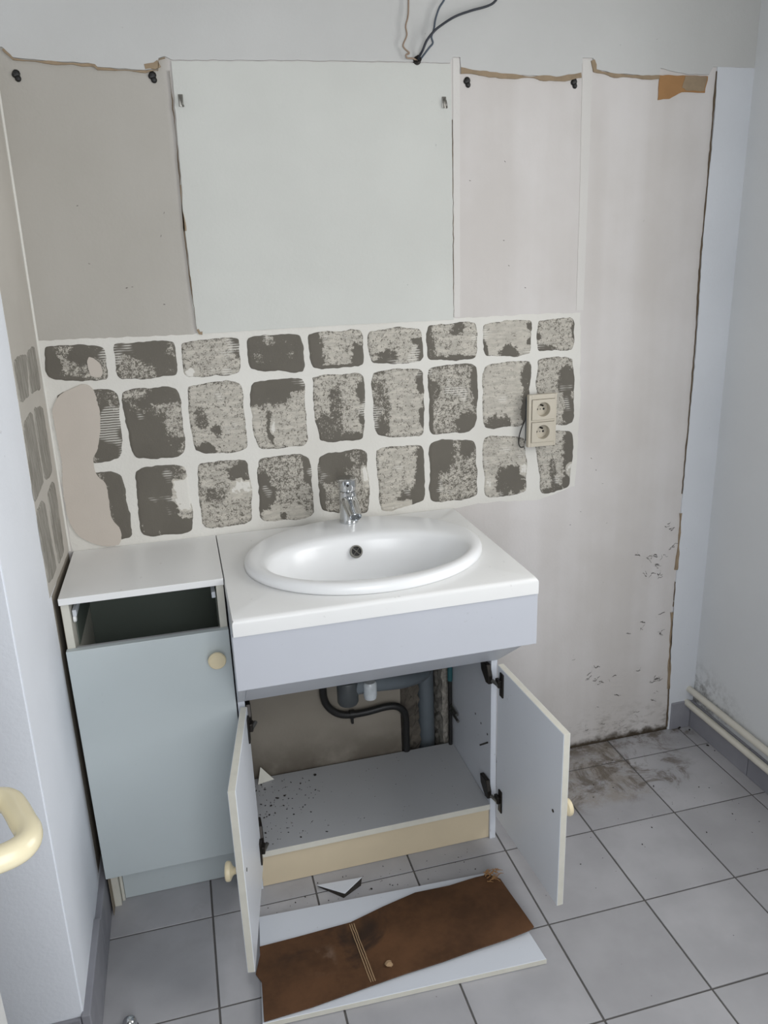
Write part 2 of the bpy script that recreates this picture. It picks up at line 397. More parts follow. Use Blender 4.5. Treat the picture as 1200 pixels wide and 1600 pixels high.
# skirting tiles
def skirting(name, pieces, origin):
    base = bpy.data.objects.new(name, None); COL.objects.link(base); base['kind'] = 'structure'; base.location = origin; WORLD[base.name] = Vector(origin)
    for a in pieces:
        o = obj('skirting_tile', B(*a, bev=0.0022), M['skirt'], base); o.color = (random.random(), 0, 0, 1)
    return base
skirting('baseboard_right', [(XR-0.009, XR, y0+0.001, y1-0.001, 0, 0.094) for y0, y1 in ((-0.281, -0.002), (-0.533, -0.282), (-0.784, -0.533), (-1.036, -0.784), (-1.287, -1.036), (-1.54, -1.287), (-1.79, -1.54), (-2.04, -1.79))], (XR, -0.5, 0))
skirting('baseboard_back', [(1.713, XR-0.010, -0.010, -0.0005, 0, 0.096)], (1.75, 0, 0))
skirting('baseboard_left', [(lx(0)-0.002, 0.000, YE-0.009, -0.42, 0, 0.125), (lx(0)-0.002, 0.000, -0.419, -0.19, 0, 0.115),
                            (-0.262, lx(0)-0.003, YE-0.009, YE-0.0005, 0, 0.118), (-0.514, -0.264, YE-0.009, YE-0.0005, 0, 0.118), (-0.766, -0.516, YE-0.009, YE-0.0005, 0, 0.118)], (-0.01, YE, 0))

# ---- layers on the back wall (each proud of the bare plaster)
def ragged(pts, amp=0.0018, step=0.012, close=True, keep=lambda a, b: False):
    out = []
    n = len(pts)
    for i in range(n):
        a, b = pts[i], pts[(i+1) % n]; L = math.dist(a, b); m = 1 if keep(a, b) else max(1, int(L/step))
        for k in range(m):
            t = k/m; p = [a[0]+(b[0]-a[0])*t, a[1]+(b[1]-a[1])*t]
            if not keep(a, b) or k == 0:
                if k: p[0] += amp*noise.noise((p[0]*60, p[1]*60, 3)); p[1] += amp*noise.noise((p[0]*60, p[1]*60, 9))
            out.append(tuple(p))
    return out
def sheet(front, back):
    """thin sheet: tessellated outline plus a rim that runs back into the wall"""
    bm = bmesh.new(); back = Vector(back); A = [bm.verts.new(p) for p in front]; C = [bm.verts.new(Vector(p)+back) for p in front]; n = len(A)
    for t in geometry.tessellate_polygon([[Vector(p) for p in front]]): bm.faces.new([A[i] for i in t])
    for i in range(n): bm.faces.new((A[i], C[i], C[(i+1) % n], A[(i+1) % n]))
    return bm
def layer(name, pts, mat, th, amp=0.002, step=0.012, parent=wall_back, y0=0.0, keep=lambda a, b: False):
    bm = sheet([(x, -th, z) for x, z in ragged(pts, amp, step, keep=keep)], (0, th+0.001, 0))
    return obj(name, bm, mat, parent)
top_edge = [(-0.01, 1.918), (0.028, 1.916), (0.045, 1.898), (0.11, 1.893), (0.2, 1.889), (0.205, 1.884), (0.30, 1.880), (0.326, 1.884), (0.330, 1.903), (0.343, 1.907), (0.358, 1.900),
            (0.6, 1.905), (0.88, 1.908), (0.978, 1.908), (0.984, 1.920), (1.002, 1.920), (1.004, 1.897), (1.05, 1.893), (1.10, 1.888), (1.26, 1.884), (1.31, 1.893), (1.312, 1.926), (1.340, 1.926), (1.346, 1.903), (1.40, 1.894), (1.50, 1.891),
            (1.522, 1.893), (1.523, 1.908), (1.60, 1.896), (1.662, 1.897), (1.672, 1.914), (1.684, 1.914)]
full = lambda a, b: a[1] > 2.3 or b[1] > 2.3 or a[0] > 1.78 and b[0] > 1.78
layer('upper_paint_layer', top_edge+[(XR, 1.914), (XR, ZC), (-0.01, ZC)], M['paint'], 0.0035, keep=full)
strip_edge = [(1.684, 1.914), (1.688, 1.80), (1.687, 1.716), (1.684, 1.60), (1.685, 1.464), (1.690, 1.30), (1.692, 1.193), (1.690, 0.95), (1.689, 0.743), (1.692, 0.60), (1.690, 0.411), (1.697, 0.25), (1.704, 0.092), (1.706, 0.0)]
layer('corner_paint_layer', strip_edge+[(XR, 0.0), (XR, 1.9135)], M['strip'], 0.0040, keep=lambda a, b: a[0] > 1.70 or b[0] > 1.70)
layer('mirror_paint_layer', [(0.351, 1.334), (0.346, 1.40), (0.349, 1.50), (0.346, 1.60), (0.350, 1.64), (0.352, 1.75), (0.3555, 1.898), (0.60, 1.903), (0.88, 1.906), (0.980, 1.906), (0.982, 1.60), (0.981, 1.50), (0.982, 1.334), (0.7, 1.336)], M['panel'], 0.0028, amp=0.0015)
layer('paint_ridge', [(0.9835, 1.34), (1.000, 1.34), (1.001, 1.60), (1.002, 1.918), (0.985, 1.918), (0.984, 1.6)], M['ridge'], 0.0012, amp=0.001)
layer('paint_ridge', [(1.322, 1.34), (1.343, 1.34), (1.342, 1.60), (1.340, 1.924), (1.313, 1.924), (1.320, 1.6)], M['ridge'], 0.0010, amp=0.001)
layer('white_grout_layer', [(0.002, 0.836), (0.002, 1.338), (0.12, 1.336), (0.34, 1.333), (0.355, 1.337), (0.52, 1.335), (0.74, 1.338), (0.765, 1.346), (0.79, 1.337), (0.862, 1.34), (0.875, 1.348), (0.9, 1.338), (1.06, 1.337), (1.2, 1.337), (1.335, 1.334), (1.345, 1.10), (1.340, 0.86), (1.23, 0.832), (1.05, 0.842), (0.98, 0.835)], M['white'], 0.0006, amp=0.004)
layer('shaded_wall_surface', [(0.350, 0.03), (0.350, 0.80), (0.8115, 0.80), (0.8115, 0.03)], M['shadewall'], 0.0012, amp=0.0)  # darkened sheet: vanity interior shade painted on the wall
# torn paper edges and cracks around the layers
def ribbon(name, pts, wid, mat, th=0.0042, off=0.0, parent=wall_back, seed=0):
    P = []
    for a, b in zip(pts, pts[1:]):
        m = max(1, int(math.dist(a, b)/0.008))
        for k in range(m):
            x, z = a[0]+(b[0]-a[0])*k/m, a[1]+(b[1]-a[1])*k/m
            P.append((x+0.0015*noise.noise((x*60, z*60, 3)), z+0.0015*noise.noise((x*60, z*60, 9))))
    P.append(pts[-1])
    A, C = [], []
    for i, p in enumerate(P):
        a, b = P[max(0, i-1)], P[min(len(P)-1, i+1)]; d = Vector((b[0]-a[0], b[1]-a[1]))
        if d.length < 1e-6: d = Vector((1, 0))
        d.normalize(); nx, nz = -d.y, d.x
        ww = wid*max(0.12, 0.55+1.3*noise.noise((p[0]*22+seed, p[1]*22, seed*1.7)))
        A.append((p[0]+nx*ww*0.5, p[1]+nz*ww*0.5)); C.append((p[0]-nx*ww*0.5, p[1]-nz*ww*0.5))
    bm = bmesh.new()
    fr = [[bm.verts.new((q[0], y, q[1])) for q in L] for L in (A, C) for y in (0.0, -th)]
    for k in range(len(P)-1):
        for a, b in ((fr[1], fr[3]), (fr[0], fr[1]), (fr[3], fr[2])): bm.faces.new((a[k], a[k+1], b[k+1], b[k]))
    return obj(name, bm, mat, parent)
ribbon('torn_paper_edge', [(x, z-0.003) for x, z in top_edge[1:10]], 0.008, M['torn'], seed=1)
ribbon('torn_paper_edge', [(0.30, 1.886), (0.32, 1.888), (0.33, 1.893)], 0.016, M['torn'], seed=9)
ribbon('torn_paper_edge', [(x, z-0.004) for x, z in top_edge[16:21]], 0.012, M['torn'], seed=2)
ribbon('torn_paper_edge', [(x, z-0.004) for x, z in top_edge[22:27]], 0.011, M['torn'], seed=3)
ribbon('torn_paper_edge', [(0.348, 1.655), (0.346, 1.61), (0.347, 1.56)], 0.006, M['torn'], seed=4)
ribbon('torn_paper_edge', [(0.352, 1.345), (0.356, 1.336), (0.362, 1.335)], 0.010, M['torn'], seed=5)
ribbon('wall_crack', [(0.349, 1.88), (0.349, 1.75), (0.3465, 1.64), (0.345, 1.55), (0.347, 1.45), (0.350, 1.345)], 0.0030, M['crack'], seed=6)
ribbon('wall_crack', [(0.9825, 1.79), (0.983, 1.6), (0.9825, 1.34)], 0.0022, M['crack'], 0.0025, seed=7)
ribbon('wall_crack', [(1.683, 1.905), (1.684, 1.80), (1.684, 1.6), (1.682, 1.46), (1.688, 1.25), (1.689, 1.0), (1.687, 0.80)], 0.0026, M['crack'], seed=8)
ribbon('torn_paper_edge', [(1.689, 0.74), (1.691, 0.68), (1.691, 0.61), (1.689, 0.56)], 0.009, M['torn'], seed=11)
ribbon('torn_paper_edge', [(1.688, 0.42), (1.690, 0.33), (1.694, 0.25), (1.699, 0.15)], 0.009, M['torn'], seed=12)
ribbon('wall_crack', [(1.690, 0.52), (1.693, 0.28), (1.702, 0.10), (1.704, 0.01)], 0.004, M['crack'], seed=13)
layer('brown_paper_patch', [(1.523, 1.893), (1.523, 1.838), (1.555, 1.841), (1.580, 1.853), (1.600, 1.857), (1.655, 1.856), (1.660, 1.893)], M['cardboard'], 0.0022, amp=0.002, step=0.008)
layer('pale_paper_patch', [(1.595, 1.892), (1.588, 1.866), (1.600, 1.860), (1.652, 1.860), (1.656, 1.892)], M['torn'], 0.0027, amp=0.003, step=0.006)
# ---- mortar patches where the tiles were pulled off (x,z corners TL TR BR BL), with their dark areas
PATCH = [
 [(0.010,1.328),(0.142,1.321),(0.141,1.238),(0.008,1.250)],[(0.159,1.324),(0.302,1.323),(0.296,1.237),(0.160,1.239)],[(0.309,1.318),(0.448,1.323),(0.445,1.233),(0.309,1.233)],
 [(0.459,1.321),(0.598,1.323),(0.597,1.227),(0.462,1.241)],[(0.604,1.321),(0.749,1.324),(0.748,1.232),(0.614,1.233)],[(0.757,1.322),(0.898,1.322),(0.902,1.233),(0.760,1.237)],
 [(0.909,1.324),(1.045,1.327),(1.047,1.232),(0.912,1.237)],[(1.057,1.321),(1.198,1.327),(1.201,1.232),(1.065,1.235)],[(1.210,1.322),(1.319,1.324),(1.321,1.238),(1.213,1.239)],
 [(0.019,1.223),(0.161,1.223),(0.148,1.052),(0.022,1.049)],[(0.162,1.219),(0.297,1.218),(0.296,1.046),(0.169,1.048)],[(0.311,1.220),(0.441,1.221),(0.446,1.043),(0.314,1.047)],
 [(0.456,1.214),(0.596,1.220),(0.593,1.042),(0.461,1.046)],[(0.610,1.222),(0.748,1.217),(0.740,1.045),(0.619,1.050)],[(0.761,1.220),(0.902,1.221),(0.903,1.042),(0.770,1.048)],
 [(0.909,1.224),(1.050,1.222),(1.046,1.045),(0.913,1.039)],[(1.060,1.218),(1.203,1.223),(1.189,1.044),(1.062,1.044)],[(1.211,1.228),(1.324,1.219),(1.330,1.035),(1.217,1.045)],
 [(0.020,1.035),(0.144,1.022),(0.148,0.849),(0.021,0.862)],[(0.169,1.028),(0.294,1.028),(0.295,0.850),(0.164,0.851)],[(0.314,1.028),(0.443,1.026),(0.442,0.857),(0.313,0.854)],
 [(0.463,1.029),(0.597,1.025),(0.598,0.853),(0.455,0.855)],[(0.614,1.022),(0.746,1.025),(0.747,0.842),(0.612,0.869)],[(0.766,1.026),(0.901,1.024),(0.900,0.865),(0.773,0.842)],
 [(0.911,1.030),(1.042,1.022),(1.051,0.859),(0.910,0.854)],[(1.059,1.028),(1.186,1.017),(1.198,0.856),(1.067,0.850)],[(1.214,1.029),(1.329,1.021),(1.325,0.857),(1.236,0.842)]]
BLOB = [  # base, then (u, v, ru, rv, value)
 (.45,(.08,.5,.14,.7,1),(.6,.25,.2,.3,.85),(.85,.2,.12,.2,.8),(.3,.95,.3,.1,.8)), (.45,(.25,.12,.3,.2,.95),(.6,.25,.25,.3,.9),(.8,.6,.2,.2,.85),(.85,.9,.15,.15,.8)), (.32,(.95,.2,.09,.3,.8),(.12,.85,.1,.15,-.3)),
 (.85,(.42,.15,.12,.12,.4),(.78,.65,.08,.2,.45),(.2,.6,.1,.2,.6),(.9,.8,.2,.3,1)), (.30,(.08,.4,.15,.7,.95),(.92,.75,.16,.35,1),(.5,.97,.4,.07,.8)), (.30,(.35,.82,.16,.22,.85),(.92,.4,.14,.1,.9),(.96,.78,.08,.3,.95),(.2,.97,.3,.08,.9)),
 (.30,(.62,.15,.12,.18,.75),(.42,.97,.45,.09,1),(.05,.5,.08,.6,.7)), (.20,(.5,.92,.16,.25,1),(.96,.62,.07,.07,.9),(.96,.22,.07,.12,.8),(.04,.8,.05,.3,.85)), (.32,(.15,.9,.25,.13,.95),(1,.35,.07,.3,.8),(.03,.5,.07,.08,.9)),
 (.5,(.82,.75,.25,.45,.95),(.7,.35,.15,.25,.75)), (.38,(.28,.66,.36,.42,1.0),(.75,.1,.3,.13,.85),(.5,.88,.35,.2,.95),(.05,.25,.06,.06,.9)), (.28,(.15,.93,.25,.08,.95),(.45,.68,.08,.08,.8),(.2,.5,.1,.15,.6)),
 (.30,(.28,.15,.42,.2,1),(.7,.05,.45,.12,1),(.32,.68,.07,.2,.9),(.37,.66,.06,.12,-.2),(.05,.5,.08,.12,-.1)), (.32,(.42,.6,.12,.4,.62),(.95,.28,.12,.12,.95),(.55,.97,.42,.09,1),(.2,.8,.2,.2,.65),(.95,.65,.06,.12,.85)), (.28,(.95,.2,.12,.14,.95),(.15,.55,.14,.5,.55),(.97,.68,.08,.15,.9),(.1,.88,.16,.1,.85)),
 (.40,(.02,.6,.07,.55,1),(.95,.35,.09,.3,.85),(.78,.88,.25,.14,.85),(.12,.35,.12,.12,.7)), (.22,(.92,.22,.12,.18,.9),(.95,.6,.12,.3,.8),(.35,.92,.25,.12,.75)), (.32,(.8,.38,.22,.2,.95),(.9,.82,.2,.25,1),(.62,.7,.1,.2,.3)),
 (.5,(.85,.35,.2,.6,1),(.95,.85,.2,.3,.85)), (.35,(.32,.45,.42,.65,1.1),(.85,.95,.35,.16,1.1),(.86,.38,.2,.28,-.6),(.8,.12,.15,.1,.6)), (.34,(.8,.2,.22,.14,1),(.8,.42,.18,.12,-.25),(.3,.5,.2,.1,.6)),
 (.42,(.1,.55,.17,.25,1.05),(.95,.2,.1,.25,1),(.5,.93,.4,.15,.15),(.45,.92,.06,.06,.9)), (.42,(.25,.15,.36,.28,1.05),(.9,.2,.12,.2,.7),(.06,.8,.06,.25,.9),(.93,.38,.07,.14,-.3)), (.30,(.95,.5,.14,.5,1.05),(.75,.88,.28,.14,1),(.9,.85,.15,.2,1),(.35,.95,.35,.09,-.1)),
 (.42,(.22,.2,.28,.28,1),(.8,.14,.14,.14,.95),(.08,.75,.12,.45,.9)), (.26,(.62,.72,.32,.22,1),(.45,.85,.15,.15,.8),(.9,.55,.1,.12,-.2),(.1,.72,.1,.12,-.15)), (.32,(.9,.25,.16,.5,1),(.82,.86,.16,.09,1),(.42,.7,.08,.3,.6),(.95,.65,.12,.1,-.2),(.4,.95,.3,.06,.7))]
def patch(corners, blobs, mat, th, to3, seed, parent, name='mortar_patch'):
    NU, NV = 30, 34; bm = bmesh.new(); lay = bm.verts.layers.float.new('dark'); g = []
    for j in range(NV+1):
        row = []
        for i in range(NU+1):
            u, v = i/NU, j/NV; a, b = 2*u-1, 2*v-1
            k = 1-0.10*(abs(a*b))**4
            uu, vv = (a*k+1)/2, (b*k+1)/2
            TL, TR, BR, BL = corners
            x = (TL[0]*(1-uu)+TR[0]*uu)*(1-vv)+(BL[0]*(1-uu)+BR[0]*uu)*vv
            z = (TL[1]*(1-uu)+TR[1]*uu)*(1-vv)+(BL[1]*(1-uu)+BR[1]*uu)*vv
            e = max(abs(a), abs(b))**3
            x += e*(0.0045*noise.noise((x*28, z*28, seed))+0.0022*noise.noise((x*90, z*90, seed+5)))
            z += e*(0.0045*noise.noise((x*28+9, z*28, seed))+0.0022*noise.noise((x*90+9, z*90, seed+5)))
            edge = i in (0, NU) or j in (0, NV)
            vt_ = bm.verts.new(to3(x, z, 0.0 if edge else th+0.0006*noise.noise((x*90, z*90, 2))))
            d = blobs[0]
            for bu, bv, ru, rv, val in blobs[1:]:
                q = ((uu-bu)/ru)**2+((vv-bv)/rv)**2
                q += 0.9*noise.noise((x*45, z*45, seed+bu*7))+0.8*noise.noise((x*130, z*130, seed+bu*3))
                wgt = max(0, min(1, 1.6-q))
                d = d*(1-wgt)+val*wgt
            rim = max(0, (max(abs(a), abs(b))-0.9)/0.1)
            if d > -0.05: d += 0.22*rim
            vt_[lay] = d; row.append(vt_)
        g.append(row)
    for j in range(NV):
        for i in range(NU): bm.faces.new((g[j][i], g[j][i+1], g[j+1][i+1], g[j+1][i]))
    return obj(name, bm, mat, parent, smooth=60)
for k, (c, b) in enumerate(zip(PATCH, BLOB)):
    patch(c, b, M['mortar'], 0.0024, lambda x, z, h: (x, -h-0.0002, z), k*3.1, wall_back)
LP = [[(-0.296,1.330),(-0.155,1.326),(-0.205,1.241),(-0.304,1.247)],[(-0.143,1.330),(-0.049,1.332),(-0.044,1.237),(-0.177,1.245)],[(-0.308,1.208),(-0.192,1.216),(-0.190,1.059),(-0.324,1.048)],
      [(-0.175,1.216),(-0.061,1.205),(-0.062,1.048),(-0.179,1.060)],[(-0.321,1.037),(-0.219,1.034),(-0.203,0.864),(-0.319,0.877)],[(-0.173,1.033),(-0.057,1.034),(-0.075,0.863),(-0.171,0.863)]]
for k, c in enumerate(LP):
    patch(c, (.4,), M['smear'], 0.0022, lambda y, z, h: (lx(z)+h+0.0006, y, z), 50+k*3.1, wall_left)
# bare plaster on the left return above and around those
def lwall(name, pts, mat, th):
    bm = sheet([(lx(z)+th, y, z) for y, z in ragged(pts, 0.002, 0.02)], (-th-0.002, 0, 0))
    return obj(name, bm, mat, wall_left)
lwall('gap_shade_strip', [(-0.006, 0.13), (-0.006, 0.845), (-0.300, 0.845), (-0.285, 0.13)], M['shadewall'], 0.0004)  # dark sheet on the wall: painted shade for the gap beside the cabinet
lwall('bare_plaster_panel', [(-0.006, 0.84), (-0.006, 1.90), (-0.31, 1.90), (-0.308, 1.35), (-0.318, 1.10), (-0.322, 0.85)], M['dull'], 0.0006)
bm = bmesh.new(); tube(bm, [(lx(z)+0.002, -0.003, z) for z in (0.84, 1.2, 1.6, 1.95)], 0.0035, 8); obj('corner_bead', bm, M['white'], wall_left, smooth=True)
# beige filler spread over the first column
def blobpoly(name, pts, mat, th):
    pts = [(p.x, p.y) for p in curve([(x, z, 0) for x, z in pts]+[(pts[0][0], pts[0][1], 0)], 3)][:-1]
    pts = ragged(pts, 0.0022, 0.004)
    pts = [(x+0.0012*noise.noise((x*160, z*160, 1)), z+0.0012*noise.noise((x*160, z*160, 8))) for x, z in pts]
    bm = sheet([(x, -th, z) for x, z in pts], (0, th+0.001, 0))
    return obj(name, bm, mat, wall_back)
blobpoly('filler_smear', [(0.009,1.181),(0.022,1.205),(0.039,1.220),(0.068,1.231),(0.086,1.236),(0.103,1.225),(0.109,1.202),(0.112,1.169),(0.107,1.134),(0.096,1.085),(0.084,1.066),(0.081,1.043),(0.084,1.022),(0.100,1.000),(0.103,0.975),(0.104,0.912),(0.117,0.886),(0.120,0.864),(0.110,0.842),(0.078,0.842),(0.051,0.854),(0.020,0.880),(0.006,0.924),(0.005,1.003),(0.012,1.049),(0.012,1.076),(0.010,1.135)], M['filler'], 0.0042)
blobpoly('filler_smear', [(0.101,1.288),(0.107,1.296),(0.118,1.290),(0.128,1.277),(0.130,1.258),(0.122,1.249),(0.105,1.253),(0.100,1.273)], M['filler'], 0.0038)
# scuffs and scratches low on the wall: thin flakes nobody would count
bm = bmesh.new()
SC = [(1.651,0.710),(1.660,0.690),(1.645,0.705),(1.551,0.631),(1.586,0.611),(1.600,0.612),(1.612,0.614),(1.639,0.617),(1.665,0.629),(1.668,0.634),(1.622,0.580),(1.632,0.540),(1.632,0.55),(1.582,0.566),(1.603,0.560),(1.612,0.584),(1.581,0.402),(1.576,0.376),(1.535,0.372),(1.650,0.357),(1.650,0.350),(1.639,0.413),(1.359,0.313),(1.440,0.277),(1.405,0.245),(1.410,0.238),(1.424,0.223),(1.440,0.224),(1.455,0.224),(1.489,0.226),(1.632,0.192),(1.640,0.191),(1.646,0.193),(1.655,0.19),(1.661,0.187),(1.510,0.163),(1.650,0.146),(1.579,0.233),(1.412,0.058),(1.543,0.039),(1.457,0.067),(1.446,0.127),(1.534,0.066),(1.576,0.080),(1.637,0.119),
      (0.205,1.445),(0.222,1.447),(0.285,1.40),(0.13,1.50),(0.43,1.60),(0.30,1.60),(1.12,1.70),(1.11,1.52),(1.13,1.455),(1.02,1.66),(1.50,1.55),(1.17,1.40),(1.38,0.94),(1.40,0.9),(1.33,0.75),(1.36,0.78),(1.42,0.86),(1.06,0.70),(1.45,0.55),(0.29,1.55),(0.12,1.62),(1.10,1.10),(1.45,0.74)]
rs = random.Random(3)
for k, (x, z) in enumerate(SC):
    big = k < 45
    for _ in range(2 if big else 1):
        px, pz = x+rs.uniform(-.006, .006), z+rs.uniform(-.005, .005); a = rs.uniform(-.5, .5) if rs.random() < .6 else rs.uniform(-1.8, 1.8); w_ = rs.uniform(.0004, .0011); prev = None
        for s in range(rs.randint(3, 7) if big else 2):
            nx, nz = px+math.cos(a)*0.004, pz+math.sin(a)*0.004; a += rs.uniform(-.9, .9); w2 = w_*rs.uniform(.4, 1.6)
            cur = [bm.verts.new((px+dx, -0.0009-0.0*s, pz+dz)) for dx, dz in ((0, -w2), (0, w2))]
            if prev: bm.faces.new((prev[0], cur[0], cur[1], prev[1]))
            prev = cur; px, pz = nx, nz
o = obj('scuff_marks', bm, M['scuff'], wall_back); o['kind'] = 'stuff'
# pipe recess in the back wall: rough sides
bm = bmesh.new()
def rough_col(bm, x0, x1, y0, y1, z0, z1, amp, n=26, m=6, s=0):
    rows = []
    ring = []
    for k in range(m): ring.append((x0+(x1-x0)*k/m, y0))
    for k in range(m): ring.append((x1, y0+(y1-y0)*k/m))
    for k in range(m): ring.append((x1-(x1-x0)*k/m, y1))
    for k in range(m): ring.append((x0, y1-(y1-y0)*k/m))
    for j in range(n+1):
        z = z0+(z1-z0)*j/n
        rows.append([bm.verts.new((x+amp*noise.noise((x*110, y*110, z*110+s)), y+amp*noise.noise((x*110+7, y*110, z*110+s)), z)) for x, y in ring])
    for a, b in zip(rows, rows[1:]):
        for k in range(4*m): bm.faces.new((a[k], a[(k+1) % (4*m)], b[(k+1) % (4*m)], b[k]))
rough_col(bm, 0.818, 0.876, 0.03, 0.13, 0.02, 0.415, 0.012); obj('broken_concrete', bm, M['concrete'], wall_back)
bm = bmesh.new(); rough_col(bm, 0.940, 0.968, 0.004, 0.12, 0.02, 0.415, 0.009, s=4); obj('broken_plaster_edge', bm, M['crumb'], wall_back)

# ------------------------------------------------------------------ left base cabinet (drawer missing)
cab = thing('base_cabinet', 'narrow white base cabinet with empty drawer slot, in the corner by the left wall', 'cabinet', (0.174, -0.15, 0))
X0, X1 = 0.006, 0.342; YB = -0.290
pan = [(-0.004, 0), (-0.258, 0), (-0.258, 0.118), (YB, 0.118), (YB, 0.822), (-0.004, 0.822)]
for a in (X0, X1-0.016):
    bm = prism(bmesh.new(), pan, 'x', a, a+0.016); bmesh.ops.bevel(bm, geom=bm.edges[:], offset=0.0006, segments=1, affect='EDGES'); obj('side_panel', bm, M['edge'], cab)
obj('gap_shade_face', B(X0-0.0012, X0-0.0002, -0.286, -0.006, 0.001, 0.82, bev=0.0), M['gapshade'], cab)  # thin dark sheet added so the gap by the wall reads black
obj('top_panel', B(X0-0.001, X1+0.001, -0.302, -0.002, 0.8225, 0.8375), M['laminate'], cab)
obj('bottom_panel', B(X0+0.0165, X1-0.0165, YB, -0.01, 0.118, 0.134), M['mel'], cab)
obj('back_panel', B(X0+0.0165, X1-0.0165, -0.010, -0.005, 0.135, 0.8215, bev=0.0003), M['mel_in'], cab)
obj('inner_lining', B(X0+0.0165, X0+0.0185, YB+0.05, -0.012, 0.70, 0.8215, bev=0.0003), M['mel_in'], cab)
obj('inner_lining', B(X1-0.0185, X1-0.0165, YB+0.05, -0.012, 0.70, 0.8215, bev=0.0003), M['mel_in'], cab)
obj('front_rail', B(X0+0.0165, X1-0.0165, YB, YB+0.012, 0.690, 0.7155), M['mel_dirty'], cab)
for a, b in ((X0+0.0187, X0+0.027), (X1-0.027, X1-0.0187)):
    bm = bmesh.new(); box(bm, a, b, YB+0.012, -0.03, 0.785, 0.799, bev=0.001); obj('drawer_runner', bm, M['mel'], cab)
bm = bmesh.new(); lathe(bm, [(0.009, 0), (0.009, 0.004), (0.007, 0.006)], (X0+0.0187, YB+0.02, 0.778), (1, 0, 0), 16); obj('runner_wheel', bm, M['ceramic'], cab, smooth=True)
dr = obj('door', B(X0-0.002, X1+0.001, -0.307, -0.2905, 0.126, 0.718, bev=0.0012), M['mel_green'], cab)
def knob(c, axis, parent):
    bm = lathe(bmesh.new(), [(0.0075, 0), (0.007, 0.008), (0.010, 0.012), (0.0185, 0.016), (0.0200, 0.020), (0.0195, 0.024), (0.0175, 0.0262), (0.0165, 0.0255), (0.012, 0.0258), (0.002, 0.0262)], c, axis, 28)
    return obj('knob', bm, M['cream'], parent, smooth=35)
knob((0.311, -0.307, 0.657), (0, -1, 0), dr)
obj('plinth', B(0.030, X1-0.0165, -0.238, -0.226, 0.001, 0.117), M['mel_green'], cab)
obj('plinth_end', B(X0+0.017, 0.0295, -0.244, -0.18, 0.0, 0.117), M['edge'], cab)

# ------------------------------------------------------------------ vanity cabinet
van = thing('vanity_cabinet', 'white vanity cabinet with two open doors and an empty shelf under the basin', 'cabinet', (0.66, -0.15, 0))
VX0, VX1 = 0.346, 0.982
sp = [(-0.001, 0), (-0.306, 0), (-0.306, 0.533), (-0.490, 0.674), (-0.490, 0.799), (-0.001, 0.799)]
for a in (VX0, VX1-0.016):
    bm = prism(bmesh.new(), sp, 'x', a, a+0.016); bmesh.ops.bevel(bm, geom=bm.edges[:], offset=0.0006, segments=1, affect='EDGES'); obj('side_panel', bm, M['mel'], van)
obj('apron', B(VX0-0.004, VX1, -0.520, -0.5045, 0.682, 0.8005, bev=0.0012), M['mel_apron'], van)
# sloping board under the apron
bm = prism(bmesh.new(), [(-0.504, 0.682), (-0.312, 0.537), (-0.303, 0.548), (-0.494, 0.694)], 'x', VX0+0.0165, VX1-0.0165); obj('sloping_board', bm, M['mel'], van)
sh = obj('shelf', B(VX0+0.0165, VX1-0.0165, -0.306, -0.012, 0.0945, 0.1105), M['mel_dirty'], van)
obj('edge_strip', B(VX0+0.0165, VX1-0.0165, -0.3068, -0.3062, 0.0945, 0.1105, bev=0.0001), M['edge'], sh)
obj('plinth', B(VX0+0.0165, VX1-0.0165, -0.299, -0.285, 0.001, 0.094), M['plinth'], van)
bm = tube(bmesh.new(), [(VX1-0.017, -0.290, 0.289), (VX1-0.040, -0.292, 0.287)], 0.0022, 8); obj('shelf_pin', bm, M['bronze'], van, smooth=True)
for y, z in ((-0.24, 0.315), (-0.285, 0.31), (-0.20, 0.32)):
    bm = lathe(bmesh.new(), [(0.003, 0), (0.003, 0.0004)], (VX1-0.0163, y, z), (-1, 0, 0), 10); obj('pin_hole', bm, M['black'], van)
DZ0, DZ1, DW, DT = 0.080, 0.527, 0.317, 0.016
